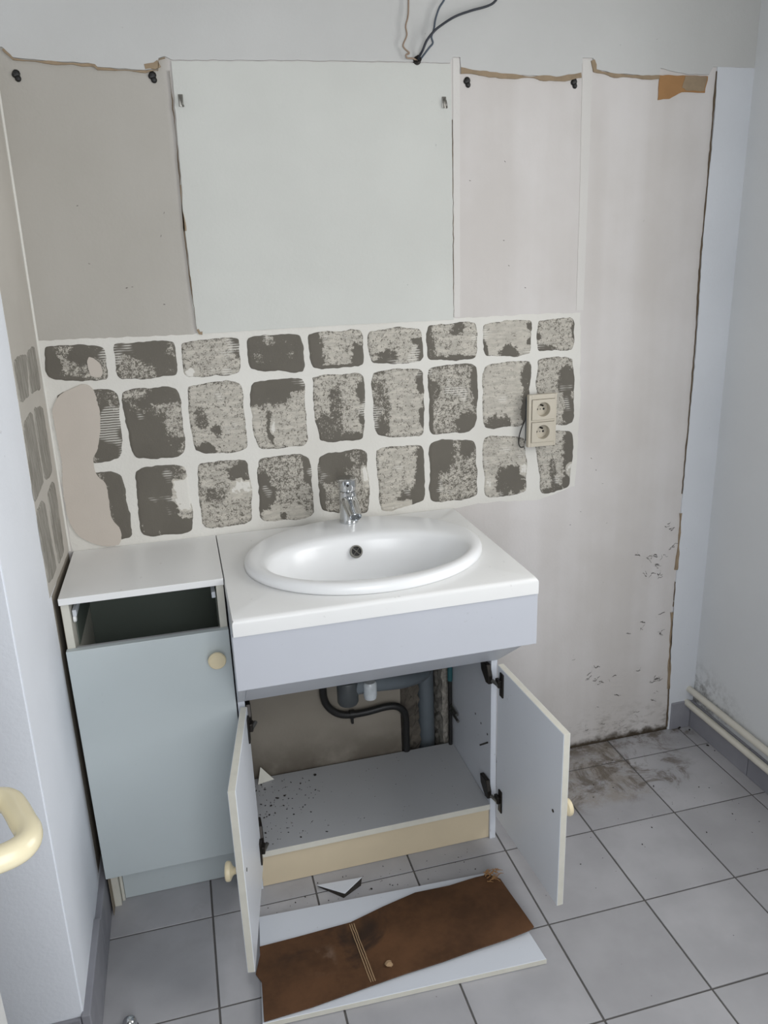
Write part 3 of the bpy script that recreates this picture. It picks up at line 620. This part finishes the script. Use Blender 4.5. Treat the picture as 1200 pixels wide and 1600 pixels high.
def vdoor(hinge, free, side):
    """side=+1 right door (outer face +x), -1 left door; hinge/free are the outer-face corners in plan"""
    h = Vector((hinge[0], hinge[1], 0)); f = Vector((free[0], free[1], 0)); d = (f-h).normalized(); L = (f-h).length
    n = Vector((d.y, -d.x, 0)); n = n if n.x*side < 0 else -n          # towards the inner face
    def q(s, t, z): v = h+d*s+n*t; return (v.x, v.y, z)
    def qbox(s0, s1, t0, t1, z0, z1, bev=0.0008):
        bm = bmesh.new(); vs = box(bm, s0, s1, t0, t1, z0, z1, bev=bev)
        for v in bm.verts: v.co = q(*v.co)
        return bm
    dr = obj('door', qbox(0, L, 0, DT, DZ0, DZ1, 0.001), M['mel_lit'], van)
    obj('edge_strip', qbox(-0.0003, L+0.0003, 0.0012, DT-0.0012, DZ1-0.0002, DZ1+0.0004, 0.0001), M['edge'], dr)
    obj('edge_strip', qbox(L-0.0002, L+0.0005, 0.0012, DT-0.0012, DZ0+0.001, DZ1, 0.0001), M['edge'], dr)
    knob(q(L-0.032, 0, 0.314), tuple(-n), dr)
    for z in (0.487, 0.150):
        cup = obj('hinge_cup', qbox(0.018, 0.036, DT, DT+0.004, z-0.034, z+0.030, 0.0015), M['bronze'], dr)
        bm = qbox(0.010, 0.030, DT+0.003, DT+0.012, z-0.008, z+0.012, 0.002)
        obj('hinge_knuckle', bm, M['bronze'], dr)
        bm = tube(bmesh.new(), [q(0.026, DT+0.008, z-0.002), q(0.004, DT+0.016, z+0.002)], 0.0048, 8); obj('hinge_arm', bm, M['steel'], dr, smooth=True)
        xi = VX1-0.0162 if side > 0 else VX0+0.0162; sg = -side
        bm = prism(bmesh.new(), [(-0.304, z+0.036), (-0.262, z+0.030), (-0.268, z+0.006), (-0.300, z-0.016), (-0.318, z-0.012), (-0.318, z+0.010)], 'x', xi+sg*0.0008, xi+sg*0.012)
        bmesh.ops.bevel(bm, geom=bm.edges[:], offset=0.0015, segments=1, affect='EDGES'); obj('hinge_body', bm, M['bronze'], dr)
    bm = lathe(bmesh.new(), [(0.004, 0), (0.004, 0.0008), (0.002, 0.001)], q(L-0.032, DT+0.0001, 0.314), tuple(n), 12); obj('knob_screw', bm, M['bronze'], dr)
vdoor((0.993, -0.3195), (1.008, -0.638), 1)
vdoor((0.350, -0.3195), (0.3005, -0.615), -1)

# ------------------------------------------------------------------ countertop with an oval cut-out
BX, BY, BA, BB = 0.667, -0.268, 0.274, 0.226
bm = bmesh.new(); N = 96; CX0, CX1, CY0, CY1, CZ0, CZ1 = 0.3445, 0.9815, -0.524, -0.0035, 0.8015, 0.8370
def rect_pt(t, ins):
    x0, x1, y0, y1 = CX0+min(ins, .0012), CX1-ins*0.6, CY0+ins, CY1
    c, s = math.cos(t), math.sin(t); sx = (x1-BX)/c if c > 1e-9 else ((x0-BX)/c if c < -1e-9 else 1e9); sy = (y1-BY)/s if s > 1e-9 else ((y0-BY)/s if s < -1e-9 else 1e9)
    k = min(sx, sy); return BX+c*k, BY+s*k
angs = sorted([2*math.pi*k/N for k in range(N)]+[math.atan2(y-BY, x-BX) % (2*math.pi) for x in (CX0, CX1) for y in (CY0, CY1)])
loops = []
for z, kind, a in ((CZ0, 'e', .93), (CZ1, 'e', .93), (CZ1, 'r', .009), (CZ1-0.0008, 'r', .006), (CZ1-0.0027, 'r', .0025), (CZ1-0.006, 'r', .0006), (CZ1-0.010, 'r', 0), (CZ0, 'r', 0)):
    L = []
    for t in angs:
        if kind == 'e': x, y = BX+BA*a*math.cos(t), BY+BB*a*math.sin(t)
        else: x, y = rect_pt(t, a)
        L.append(bm.verts.new((x, y, z)))
    loops.append(L)
loops.append(loops[0])
for a, b in zip(loops, loops[1:]):
    for k in range(len(angs)): bm.faces.new((a[k], a[(k+1) % len(angs)], b[(k+1) % len(angs)], b[k]))
tag(obj('countertop', bm, M['laminate'], smooth=35), 'white laminate worktop with rounded front edge holding the oval basin', 'worktop')

# ------------------------------------------------------------------ basin
bas = thing('washbasin', 'white oval ceramic drop-in washbasin set into the worktop', 'basin', (BX, BY, 0.8375))
bm = bmesh.new(); NB = 96; rings = []
IX, IY, IA, IB = 0.667, -0.318, 0.229, 0.138
prof = [  # (blend to inner ellipse 0..1, extra scale, z)
 (0, .915, .8300), (0, .93, .8375), (0, .985, .8375), (0, 1.0, .8400), (0, 1.0, .8490), (0, .993, .8545), (0, .975, .8585), (0, .945, .8600), (0.45, .97, .8595), (.80, .985, .8585), (.93, .99, .8560), (1, .985, .850), (1, .955, .838), (1, .915, .818), (1, .86, .790), (1, .78, .760), (1, .66, .735), (1, .50, .718), (1, .32, .709), (1, .14, .705)]
for bl, sc, z in prof:
    cx, cy = BX+(IX-BX)*bl, BY+(IY-BY)*bl; a, b = (BA+(IA-BA)*bl)*sc, (BB+(IB-BB)*bl)*sc
    if z < .80: cy += (0.80-z)*0.25
    rings.append([bm.verts.new((cx+a*math.cos(2*math.pi*k/NB), cy+b*math.sin(2*math.pi*k/NB), z)) for k in range(NB)])
for a, b in zip(rings, rings[1:]):
    for k in range(NB): bm.faces.new((a[k], a[(k+1) % NB], b[(k+1) % NB], b[k]))
bm.faces.new(rings[-1])
obj('bowl', bm, M['ceramic'], bas, smooth=70)
bm = lathe(bmesh.new(), [(0.024, 0), (0.024, 0.003), (0.020, 0.005), (0.006, 0.002), (0.002, 0.002)], (IX, IY+0.024, 0.7045), (0, 0, 1), 24); obj('drain_plug', bm, M['chrome'], bas, smooth=35)
# overflow on the back slope of the bowl
oc = Vector((0.6625, IY+0.1225, 0.8205)); oax = Vector((0, -0.86, 0.52)).normalized()
bm = lathe(bmesh.new(), [(0.0155, -0.004), (0.0155, 0.0025), (0.0145, 0.0040), (0.0118, 0.0040), (0.0112, 0.0028), (0.0112, -0.004)], oc, oax, 28); ov = obj('overflow_ring', bm, M['steel'], bas, smooth=35)
bm = lathe(bmesh.new(), [(0.0112, -0.003), (0.0112, 0.0008), (0.001, 0.0008)], oc, oax, 20); obj('overflow_hole', bm, M['black'], ov)
ux = Vector((1, 0, 0)); uz = oax.cross(ux).normalized()
bm = bmesh.new()
for ang in (0.75, 0.75+math.pi/2):
    dd = ux*math.cos(ang)+uz*math.sin(ang); tube(bm, [oc+oax*0.0022-dd*0.0113, oc+oax*0.0022+dd*0.0113], 0.0013, 6)
obj('overflow_cross', bm, M['steel'], ov)

# ------------------------------------------------------------------ faucet
FX, FY, FZ = 0.672, -0.082, 0.8600
fau = thing('faucet', 'chrome single-lever basin mixer tap on the back rim of the washbasin', 'faucet', (FX, FY, FZ))
bm = lathe(bmesh.new(), [(0.0235, 0), (0.0240, 0.002), (0.0228, 0.006), (0.0222, 0.030), (0.0225, 0.062), (0.0222, 0.078), (0.0200, 0.081)], (FX, FY, FZ), (0, 0, 1), 36); obj('body', bm, M['chrome'], fau, smooth=35)
# spout: flattened tapering tube leaning forward with an open end
bm = bmesh.new(); rg = []
for s, (y, z, a, b) in enumerate(((0.004, 0.060, .0205, .017), (-0.018, 0.057, .0210, .017), (-0.040, 0.050, .0195, .0155), (-0.062, 0.042, .0175, .0135), (-0.080, 0.036, .0160, .0120), (-0.0805, 0.0358, .0140, .0100), (-0.060, 0.043, .0130, .0090))):
    nrm = Vector((0, -0.93, -0.36)); up = Vector((0, -0.36, 0.93))
    rg.append([bm.verts.new(Vector((FX, FY+y, FZ+z))+Vector((1, 0, 0))*a*math.cos(2*math.pi*k/24)+up*b*math.sin(2*math.pi*k/24)) for k in range(24)])
for a, b in zip(rg, rg[1:]):
    for k in range(24): bm.faces.new((a[k], a[(k+1) % 24], b[(k+1) % 24], b[k]))
bm.faces.new(rg[0]); bm.faces.new(rg[-1]); sp_ = obj('spout', bm, M['chrome'], fau, smooth=35)
bm = lathe(bmesh.new(), [(0.0200, 0), (0.0215, 0.003), (0.0222, 0.012), (0.0225, 0.026), (0.0215, 0.031), (0.012, 0.033)], (FX, FY, FZ+0.082), (0, 0, 1), 32)
cp = obj('cartridge_cap', bm, M['chrome'], fau, smooth=35)
bm = lathe(bmesh.new(), [(0.0035, 0), (0.0035, 0.001)], (FX-0.004, FY-0.0222, FZ+0.100), (0, -1, 0), 10); obj('set_screw', bm, M['black'], cp)
# lever: a flat paddle rising gently towards the front-left
bm = bmesh.new(); rg = []
for s, (t, wd, th_, zz) in enumerate(((0.020, .0185, .004, .1115), (0.005, .0230, .0055, .1145), (-0.015, .0235, .0055, .1165), (-0.035, .0215, .0045, .1185), (-0.052, .0180, .0038, .1210), (-0.060, .0100, .0025, .1225))):
    c = Vector((FX-0.003+t*0.12, FY+t, FZ+zz))
    rg.append([bm.verts.new(c+Vector((wd*math.cos(2*math.pi*k/20), 0, th_*math.sin(2*math.pi*k/20)))) for k in range(20)])
for a, b in zip(rg, rg[1:]):
    for k in range(20): bm.faces.new((a[k], a[(k+1) % 20], b[(k+1) % 20], b[k]))
bm.faces.new(rg[0]); bm.faces.new(rg[-1]); obj('lever', bm, M['chrome'], fau, smooth=40)

# ------------------------------------------------------------------ plumbing inside the vanity
tr = thing('drain_trap', 'dark grey plastic drain trap with pale nut under the basin', 'plumbing', (0.66, -0.20, 0.42))
bm = lathe(bmesh.new(), [(0.024, 0), (0.027, 0.006), (0.027, 0.06), (0.025, 0.064), (0.020, 0.066), (0.020, 0.24)], (0.622, -0.200, 0.418), (0, 0, 1), 28); obj('trap_body', bm, M['pvc_dark'], tr, smooth=35)
bm = lathe(bmesh.new(), [(0.009, 0), (0.0155, 0.004), (0.0175, 0.014), (0.0175, 0.045), (0.014, 0.05)], (0.679, -0.205, 0.421), (0, 0, 1), 20); obj('trap_nut', bm, M['clear'], tr, smooth=35)
bm = tube(bmesh.new(), curve([(0.622, -0.200, 0.462), (0.68, -0.178, 0.452), (0.735, -0.15, 0.432), (0.80, -0.10, 0.400), (0.865, -0.03, 0.368), (0.890, 0.018, 0.352)], 5), 0.024, 18); obj('outlet_pipe', bm, M['pvc'], tr, smooth=True)
bm = tube(bmesh.new(), [(0.908, 0.062, 0.02), (0.908, 0.062, 0.12), (0.907, 0.062, 0.24), (0.906, 0.062, 0.40)], 0.0255, 22); tag(obj('waste_pipe', bm, M['pvc'], smooth=True), 'vertical grey waste pipe inside the broken wall recess', 'pipe')
bm = tube(bmesh.new(), curve([(0.583, -0.045, 0.62), (0.585, -0.035, 0.40), (0.588, -0.026, 0.335), (0.605, -0.024, 0.298), (0.640, -0.024, 0.274), (0.70, -0.024, 0.270), (0.765, -0.024, 0.276), (0.800, -0.024, 0.268), (0.820, -0.020, 0.235), (0.822, -0.016, 0.16), (0.822, -0.016, 0.115)], 6), 0.0105, 12)
hs = thing('water_hose', 'black flexible hose looping across the wall under the basin', 'hose', (0.70, -0.024, 0.27)); obj('hose', bm, M['rubber'], hs, smooth=True)
bm = bmesh.new(); lathe(bm, [(0.0125, -0.007), (0.0125, 0.007)], (0.664, -0.024, 0.2715), (1, 0, -0.03), 14); box(bm, 0.6605, 0.6675, -0.030, -0.018, 0.243, 0.262, bev=0.001); obj('hose_clip', bm, M['black'], hs)
bm = tube(bmesh.new(), [(0.9725, -0.022, 0.325), (0.9725, -0.022, 0.50), (0.9725, -0.022, 0.64)], 0.0075, 12)
for v in bm.verts: v.co.x -= 0.016
cw = thing('supply_pipe', 'thin teal water pipe with brass valve against the vanity side panel', 'pipe', (0.956, -0.02, 0.112)); obj('upper_tube', bm, M['teal'], cw, smooth=True)
bm = tube(bmesh.new(), [(0.9565, -0.022, 0.1125), (0.9565, -0.022, 0.22), (0.9565, -0.022, 0.324)], 0.006, 10); obj('lower_tube', bm, M['rubber'], cw, smooth=True)
bm = bmesh.new(); tube(bm, [(0.9565, -0.03, 0.245), (0.958, -0.075, 0.242)], 0.005, 8); tube(bm, [(0.9565, -0.03, 0.228), (0.958, -0.085, 0.226)], 0.004, 8); obj('valve_stem', bm, M['steel'], cw, smooth=True)

# ------------------------------------------------------------------ double power outlet
po = thing('power_outlet', 'beige double power outlet hanging off its box on the stripped wall', 'outlet', (1.216, 0, 1.064))
OX0, OX1, OZ0, OZ1, OY = 1.177, 1.2565, 0.994, 1.1335, -0.024
bm = B(1.184, 1.250, OY, -0.0002, 1.004, 1.124, bev=0.002); obj('back_box', bm, M['pvc'], po)
bm = bmesh.new(); XM = (OX0+OX1)/2+0.001
for a in ((OX0, XM-0.033, OZ0, OZ1), (XM+0.033, OX1, OZ0, OZ1), (XM-0.033, XM+0.033, OZ0, 1.0330-0.0275), (XM-0.033, XM+0.033, 1.0330+0.0275, 1.0935-0.0275), (XM-0.033, XM+0.033, 1.0935+0.0275, OZ1)):
    box(bm, a[0], a[1], OY-0.014, OY, a[2], a[3], bev=0.0007)
obj('frame', bm, M['outlet'], po)
for zc in (1.0935, 1.0330):
    xc = (OX0+OX1)/2+0.001; y = OY-0.0140; hw = 0.0325; hh = 0.0270; R = 0.0195; bm = bmesh.new(); n = 48
    ang = sorted([2*math.pi*k/n for k in range(n)]+[math.atan2(sz*hh, sx*hw) % (2*math.pi) for sx in (-1, 1) for sz in (-1, 1)])
    def rp(t, e):
        c, s = math.cos(t), math.sin(t); k = min((hw-e)/abs(c) if abs(c) > 1e-9 else 9, (hh-e)/abs(s) if abs(s) > 1e-9 else 9); return (xc+c*k, zc+s*k)
    lp = []
    for yy, kind, e in ((y, 'r', 0), (y-0.0022, 'r', 0), (y-0.0030, 'r', .0008), (y-0.0030, 'c', R), (y-0.0022, 'c', R-.0008), (y+0.0135, 'c', R-.0016)):
        lp.append([bm.verts.new((rp(t, e)[0], yy, rp(t, e)[1]) if kind == 'r' else (xc+e*math.cos(t), yy, zc+e*math.sin(t))) for t in ang])
    for a, b in zip(lp, lp[1:]):
        for k in range(len(ang)): bm.faces.new((a[k], a[(k+1) % len(ang)], b[(k+1) % len(ang)], b[k]))
    bm.faces.new(lp[-1])
    ins = obj('socket_insert', bm, M['outlet'], po, smooth=30)
    for dx in (-0.0095, 0.0095):
        bm = lathe(bmesh.new(), [(0.0029, 0), (0.0029, 0.0006)], (xc+dx-0.002, y+0.0133, zc-0.001), (0, -1, 0), 12); obj('pin_hole', bm, M['black'], ins)
    bm = lathe(bmesh.new(), [(0.0024, 0), (0.0024, 0.013), (0.0012, 0.0145)], (xc-0.001, y+0.0132, zc+0.010), (0, -1, 0), 12); obj('earth_pin', bm, M['bronze'], ins, smooth=35)
    bm = lathe(bmesh.new(), [(0.0020, 0), (0.0020, 0.0006)], (xc-0.002, y+0.0133, zc-0.001), (0, -1, 0), 10); obj('centre_screw', bm, M['steel'], ins)
bm = tube(bmesh.new(), curve([(1.181, -0.004, 1.060), (1.168, -0.006, 1.030), (1.163, -0.008, 1.005), (1.168, -0.008, 0.990), (1.178, -0.010, 0.990)], 5), 0.0014, 6); obj('loose_cable', bm, M['black'], po, smooth=True)

# ------------------------------------------------------------------ wires from the wall at the top
def wire(name, label, pts, r, mat):
    return tag(obj(name, tube(bmesh.new(), curve(pts, 6), r, 8), mat, smooth=True), label, 'wire', 'loose wires from the wall hole')
wire('electrical_wire', 'thin beige brown wire rising on the left from the wall hole above the mirror area', [(0.897, -0.006, 1.910), (0.886, -0.012, 1.913), (0.872, -0.014, 1.913), (0.869, -0.016, 1.919), (0.876, -0.018, 1.922), (0.866, -0.018, 1.930), (0.862, -0.018, 1.938), (0.871, -0.018, 1.957), (0.869, -0.018, 1.975), (0.875, -0.018, 1.996), (0.877, -0.018, 2.03), (0.877, -0.03, 2.10)], 0.0019, M['wire_beige'])
wire('electrical_wire', 'grey blue wire rising steeply from the wall hole between the two other wires', [(0.904, -0.005, 1.911), (0.912, -0.013, 1.921), (0.923, -0.018, 1.934), (0.931, -0.020, 1.943), (0.928, -0.020, 1.955), (0.934, -0.020, 1.971), (0.938, -0.020, 1.990), (0.947, -0.02, 2.012), (0.960, -0.02, 2.030), (0.972, -0.03, 2.06)], 0.0022, M['wire_grey'])
wire('electrical_wire', 'black wire curving far right from the wall hole above the mirror area', [(0.899, -0.006, 1.913), (0.905, -0.024, 1.926), (0.914, -0.028, 1.945), (0.928, -0.032, 1.961), (0.945, -0.030, 1.974), (0.983, -0.020, 1.996), (1.021, -0.020, 2.009), (1.062, -0.020, 2.020), (1.082, -0.020, 2.032), (1.10, -0.03, 2.06)], 0.0027, M['wire_dark'])
bm = bmesh.new(); tube(bm, curve([(0.891, -0.005, 1.909), (0.898, -0.012, 1.905), (0.906, -0.009, 1.912), (0.899, -0.012, 1.919), (0.892, -0.007, 1.913), (0.897, -0.012, 1.906)], 5), 0.0016, 6)
lathe(bm, [(0.010, 0), (0.009, 0.0045), (0.004, 0.005)], (0.8985, -0.0002, 1.911), (0, -1, 0), 14)
tag(obj('cable_outlet', bm, M['bronze'], smooth=40), 'small dark cable outlet in the wall where the three wires start', 'cable outlet')

# ------------------------------------------------------------------ anchors and hooks on the wall
def anchor(x, z, lab):
    bm = bmesh.new()
    for k, (dx, dz, r) in enumerate(((0, 0.003, .0075), (0.002, -0.006, .0062), (-0.003, 0.001, .006))):
        lathe(bm, [(r, 0), (r*1.05, 0.001), (r*.6, 0.0045), (r*.25, 0.005)], (x+dx, -0.0002, z+dz), (0, -1, 0), 10)
    tag(obj('wall_anchor', bm, M['black'], smooth=30), lab, 'wall anchor', 'black anchors along the top of the wall')
anchor(0.046, 1.866, 'black wall anchor in the far left top corner of the bare plaster')
anchor(0.314, 1.868, 'black wall anchor just left of the white mirror area')
anchor(1.020, 1.870, 'black wall anchor just right of the white mirror area')
anchor(1.293, 1.872, 'black wall anchor nearest the brown paper patch')
def hook(x, z, lab):
    bm = bmesh.new(); box(bm, x-0.005, x+0.005, -0.0045, -0.0026, z-0.012, z+0.012, bev=0.0008); tube(bm, curve([(x, -0.004, z+0.006), (x+0.001, -0.012, z+0.002), (x+0.002, -0.014, z-0.008), (x+0.004, -0.010, z-0.012)], 4), 0.0022, 8)
    tag(obj('mirror_hook', bm, M['steel'], smooth=40), lab, 'hook', 'mirror hooks')
hook(0.367, 1.823, 'small grey metal hook at the top left of the white mirror area')
hook(0.962, 1.826, 'small grey metal hook at the top right of the white mirror area')

# ------------------------------------------------------------------ heating pipes on the right
def hpipe(x, z, lab):
    pts = [(x, 0.02, z), (x, -0.30, z), (x, -0.9, z), (x, -1.5, z), (x, -2.0, z)]
    t = thing('heating_pipe', lab, 'pipe', (x, -1.0, z), 'heating pipes along the right wall'); obj('tube', tube(bmesh.new(), pts, 0.0105, 16), M['pipe'], t, smooth=True)
    for y in (-0.62, -1.4):
        obj('pipe_clip', B(x-0.004, XR-0.0005, y-0.008, y+0.008, z-0.014, z-0.0107, bev=0.001), M['pipe'], t)
hpipe(1.774, 0.137, 'upper cream painted heating pipe along the right wall')
hpipe(1.768, 0.090, 'lower cream painted heating pipe along the right wall')

# ------------------------------------------------------------------ loose boards and shards on the floor
bm = prism(bmesh.new(), [(0.318, -0.684), (0.936, -0.706), (0.917, -0.432), (0.341, -0.406)], 'z', 0.0008, 0.0145); bmesh.ops.bevel(bm, geom=bm.edges[:], offset=0.0008, segments=1, affect='EDGES')
lb = obj('loose_shelf_board', bm, M['mel']); tag(lb, 'white shelf board lying on the floor tiles under the brown sheet', 'board')
bm = prism(bmesh.new(), [(0.319, -0.6845), (0.9365, -0.7065), (0.936, -0.7055), (0.319, -0.6835)], 'z', 0.0020, 0.0138); obj('cut_edge', bm, M['edge'], lb)
hb_t = [(0.333, -0.497), (0.42, -0.495), (0.545, -0.490), (0.63, -0.467), (0.714, -0.449), (0.80, -0.452), (0.87, -0.446), (0.897, -0.447), (0.910, -0.450), (0.918, -0.462), (0.927, -0.470)]
hb_b = [(0.322, -0.683), (0.42, -0.679), (0.545, -0.667), (0.63, -0.660), (0.714, -0.655), (0.80, -0.648), (0.87, -0.643), (0.897, -0.640), (0.915, -0.638), (0.928, -0.636), (0.941, -0.631)]
bm = bmesh.new(); top, bot = [], []
for (a, b) in zip(hb_t, hb_b):
    rt, rb = [], []
    for k in range(9):
        t = k/8; x = a[0]+(b[0]-a[0])*t; y = a[1]+(b[1]-a[1])*t
        if a[0] < 0.35 and 0.2 < t < 0.5: x -= 0.012*math.sin((t-0.2)/0.3*math.pi)
        z = 0.0152+0.010*max(0, (x-0.35)/0.6)**1.5*(0.4+0.6*t)+0.0015*noise.noise((x*12, y*12, 1))+0.0015
        rt.append(bm.verts.new((x, y, z+0.0032))); rb.append(bm.verts.new((x, y, z)))
    top.append(rt); bot.append(rb)
nr = len(top)
for i in range(nr-1):
    for k in range(8):
        bm.faces.new((top[i][k], top[i+1][k], top[i+1][k+1], top[i][k+1])); bm.faces.new((bot[i][k], bot[i][k+1], bot[i+1][k+1], bot[i+1][k]))
    bm.faces.new((top[i][0], bot[i][0], bot[i+1][0], top[i+1][0])); bm.faces.new((top[i][8], top[i+1][8], bot[i+1][8], bot[i][8]))
for k in range(8):
    bm.faces.new((top[0][k], top[0][k+1], bot[0][k+1], bot[0][k])); bm.faces.new((top[-1][k], bot[-1][k], bot[-1][k+1], top[-1][k+1]))
hb = obj('hardboard_sheet', bm, M['hardboard'], smooth=30); tag(hb, 'stained brown hardboard sheet lying across the white board on the floor', 'board')
def hz(x, t): return 0.0152+0.010*max(0, (x-0.35)/0.6)**1.5*(0.4+0.6*t)+0.0047
bm = bmesh.new()
for dx in (-0.005, 0.0, 0.005):
    pts = []
    for k in range(12):
        t = 0.04+0.9*k/11; x = 0.545+0.012*t+dx; pts.append((x+0.0012*noise.noise((x*30, k*.7, dx*90)), -0.490-0.180*t, hz(x, t)+0.0010))
    tube(bm, pts, 0.0013, 6)
obj('glue_line', bm, M['glue'], hb)
bm = bmesh.new(); bmesh.ops.create_icosphere(bm, subdivisions=2, radius=0.007)
for v in bm.verts: v.co = Vector((0.600, -0.630, 0.0262))+Vector((v.co.x*1.3, v.co.y, v.co.z*0.7))*(1+0.5*noise.noise(v.co*180))
tag(obj('chipboard_crumb', bm, M['glue']), 'tiny tan chipboard crumb lying on the brown hardboard sheet', 'crumb')
bm = bmesh.new()
rs = random.Random(5)
for k in range(40):
    x, y = 0.905+rs.uniform(-.014, .022), -0.452+rs.uniform(-.022, .010); a = rs.uniform(-.9, .9); L = rs.uniform(.006, .016); z = 0.0275+rs.uniform(0, .004)
    tube(bm, [(x, y, z), (x+L*math.cos(a)*.5, y+L*math.sin(a)*.5, z+.002), (x+L*math.cos(a), y+L*math.sin(a), z+rs.uniform(-.002, .003))], [0.0012, 0.001, 0.0004], 5)
o = obj('frayed_corner', bm, M['cardboard'], hb); o['kind'] = 'stuff'
# broken white tile shard between the plinth and the boards
bm = bmesh.new(); A = [(0.489, -0.338, 0.006), (0.604, -0.356, 0.016), (0.552, -0.391, 0.011)]; C = [(0.495, -0.340, 0.000), (0.598, -0.368, 0.001), (0.548, -0.394, 0.0)]
va = [bm.verts.new(p) for p in A]; vc = [bm.verts.new(p) for p in C]
bm.faces.new(va); f_low = [bm.faces.new(vc[::-1])]
for i in range(3): f_low.append(bm.faces.new((va[i], vc[i], vc[(i+1) % 3], va[(i+1) % 3])))
me_i = [f.index for f in f_low]
bmesh.ops.bevel(bm, geom=bm.edges[:], offset=0.0007, segments=1, affect='EDGES')
sd = obj('broken_tile_shard', bm, M['mel']); tag(sd, 'triangular broken white shard on the floor in front of the beige plinth', 'shard')
sd.data.materials.append(M['debris'])
for p in sd.data.polygons:
    if p.normal.z < 0.5: p.material_index = 1
bm = bmesh.new(); va = [bm.verts.new(p) for p in ((0.386, -0.040, 0.1112), (0.432, -0.030, 0.1112), (0.405, -0.016, 0.1112), (0.398, -0.020, 0.152))]
for f in ((0, 1, 3), (1, 2, 3), (2, 0, 3), (0, 2, 1)): bm.faces.new([va[i] for i in f])
tag(obj('plaster_shard', bm, M['edge']), 'small cream plaster shard in the back left corner of the vanity shelf', 'shard')
# crumbs on the shelf and on the floor
def crumbs(name, spots, mat, seed, lab):
    rs = random.Random(seed); bm = bmesh.new()
    for x, y, z, r in spots:
        b = bmesh.new(); bmesh.ops.create_icosphere(b, subdivisions=1, radius=1)
        sx, sy, sz = r*rs.uniform(.6, 1.8), r*rs.uniform(.5, 1.2), r*rs.uniform(.3, .7); a = rs.uniform(0, 3.14)
        vm = {}
        for v in b.verts:
            p = Vector((v.co.x*sx, v.co.y*sy, v.co.z*sz))*(1+rs.uniform(-.25, .25)); p.rotate(Matrix.Rotation(a, 3, 'Z'))
            vm[v] = bm.verts.new(p+Vector((x, y, z+sz*0.8)))
        for f in b.faces: bm.faces.new([vm[v] for v in f.verts])
        b.free()
    o = obj(name, bm, mat); o['kind'] = 'stuff'; o['label'] = lab; o['category'] = 'debris'; return o
rs = random.Random(11); sp1 = []
for k in range(120):
    x = 0.375+abs(rs.gauss(0, .11)); y = rs.uniform(-0.29, -0.03)
    if x < 0.93: sp1.append((x, y, 0.1106, rs.choice((.0008, .001, .0012, .0016, .0022))))
for k in range(40): sp1.append((rs.uniform(0.40, 0.95), rs.uniform(-0.29, -0.03), 0.1106, rs.choice((.0007, .0009, .0012))))
sp1 += [(0.50, -0.07, 0.1106, .004), (0.525, -0.065, 0.1106, .003), (0.43, -0.115, 0.1106, .0035), (0.45, -0.11, 0.1106, .0035), (0.545, -0.045, 0.1106, .004), (0.41, -0.14, 0.1106, .003)]
crumbs('shelf_crumbs', sp1, M['debris'], 1, 'dark crumbs scattered over the vanity shelf')
sp2 = [(rs.uniform(0.36, 0.9), rs.uniform(-0.40, -0.32), 0.0006, rs.choice((.0007, .001, .0016))) for k in range(55)]
sp2 += [(rs.uniform(1.1, 1.75), rs.uniform(-0.5, -0.02), 0.0006, rs.choice((.0007, .001, .0016))) for k in range(50)]+[(1.745, -0.012, 0.0006, .006), (1.77, -0.03, 0.0006, .003), (1.50, -0.245, .0006, .003), (0.62, -0.385, .0006, .003), (1.772, -0.12, .0006, .003), (1.775, -0.15, .0006, .0025)]
sp2 += [(rs.uniform(0.05, 1.6), rs.uniform(-1.0, -0.5), 0.0006, rs.choice((.0006, .0009))) for k in range(30) if True]
sp2 = [s for s in sp2 if not (0.31 < s[0] < 0.95 and -0.72 < s[1] < -0.40)]
crumbs('floor_crumbs', sp2, M['debris'], 2, 'dark crumbs scattered over the floor tiles')

# ------------------------------------------------------------------ door stop, entrance door with handle
ds = thing('door_stop', 'small chrome dome door stop on the floor by the left wall', 'door stop', (0.056, -0.606, 0.0))
obj('base_ring', lathe(bmesh.new(), [(0.0165, 0), (0.0165, 0.004), (0.0145, 0.005)], (0.056, -0.606, 0), (0, 0, 1), 24), M['rubber'], ds, smooth=35)
obj('dome', lathe(bmesh.new(), [(0.0145, 0.005), (0.0150, 0.012), (0.0145, 0.018), (0.0125, 0.0235), (0.009, 0.027), (0.004, 0.029), (0.0008, 0.0293)], (0.056, -0.606, 0), (0, 0, 1), 28), M['chrome'], ds, smooth=40)
d1 = bpy.data.objects.new('door_1', None); COL.objects.link(d1); d1.location = (0.03, -1.6, 0); WORLD['door_1'] = Vector(d1.location); d1['kind'] = 'structure'
obj('door_leaf', B(0.006, 0.046, -1.985, -1.198, 0.008, 2.03, bev=0.002), M['door'], d1)
hn = curve([(0.046, -1.262, 1.03), (0.085, -1.262, 1.03), (0.114, -1.264, 1.03)], 4)
loop = [(0.046, -1.250, 1.03), (0.080, -1.250, 1.03), (0.100, -1.252, 1.03), (0.110, -1.258, 1.03), (0.117, -1.270, 1.03), (0.126, -1.290, 1.03), (0.133, -1.306, 1.03), (0.133, -1.320, 1.03), (0.124, -1.330, 1.03), (0.100, -1.338, 1.03), (0.076, -1.343, 1.03), (0.050, -1.347, 1.03)]
obj('door_handle', tube(bmesh.new(), curve(loop, 6), 0.0112, 18), M['cream_handle'], d1, smooth=True)
obj('handle_plate', B(0.046, 0.052, -1.275, -1.232, 0.92, 1.12, bev=0.002), M['cream_handle'], d1)
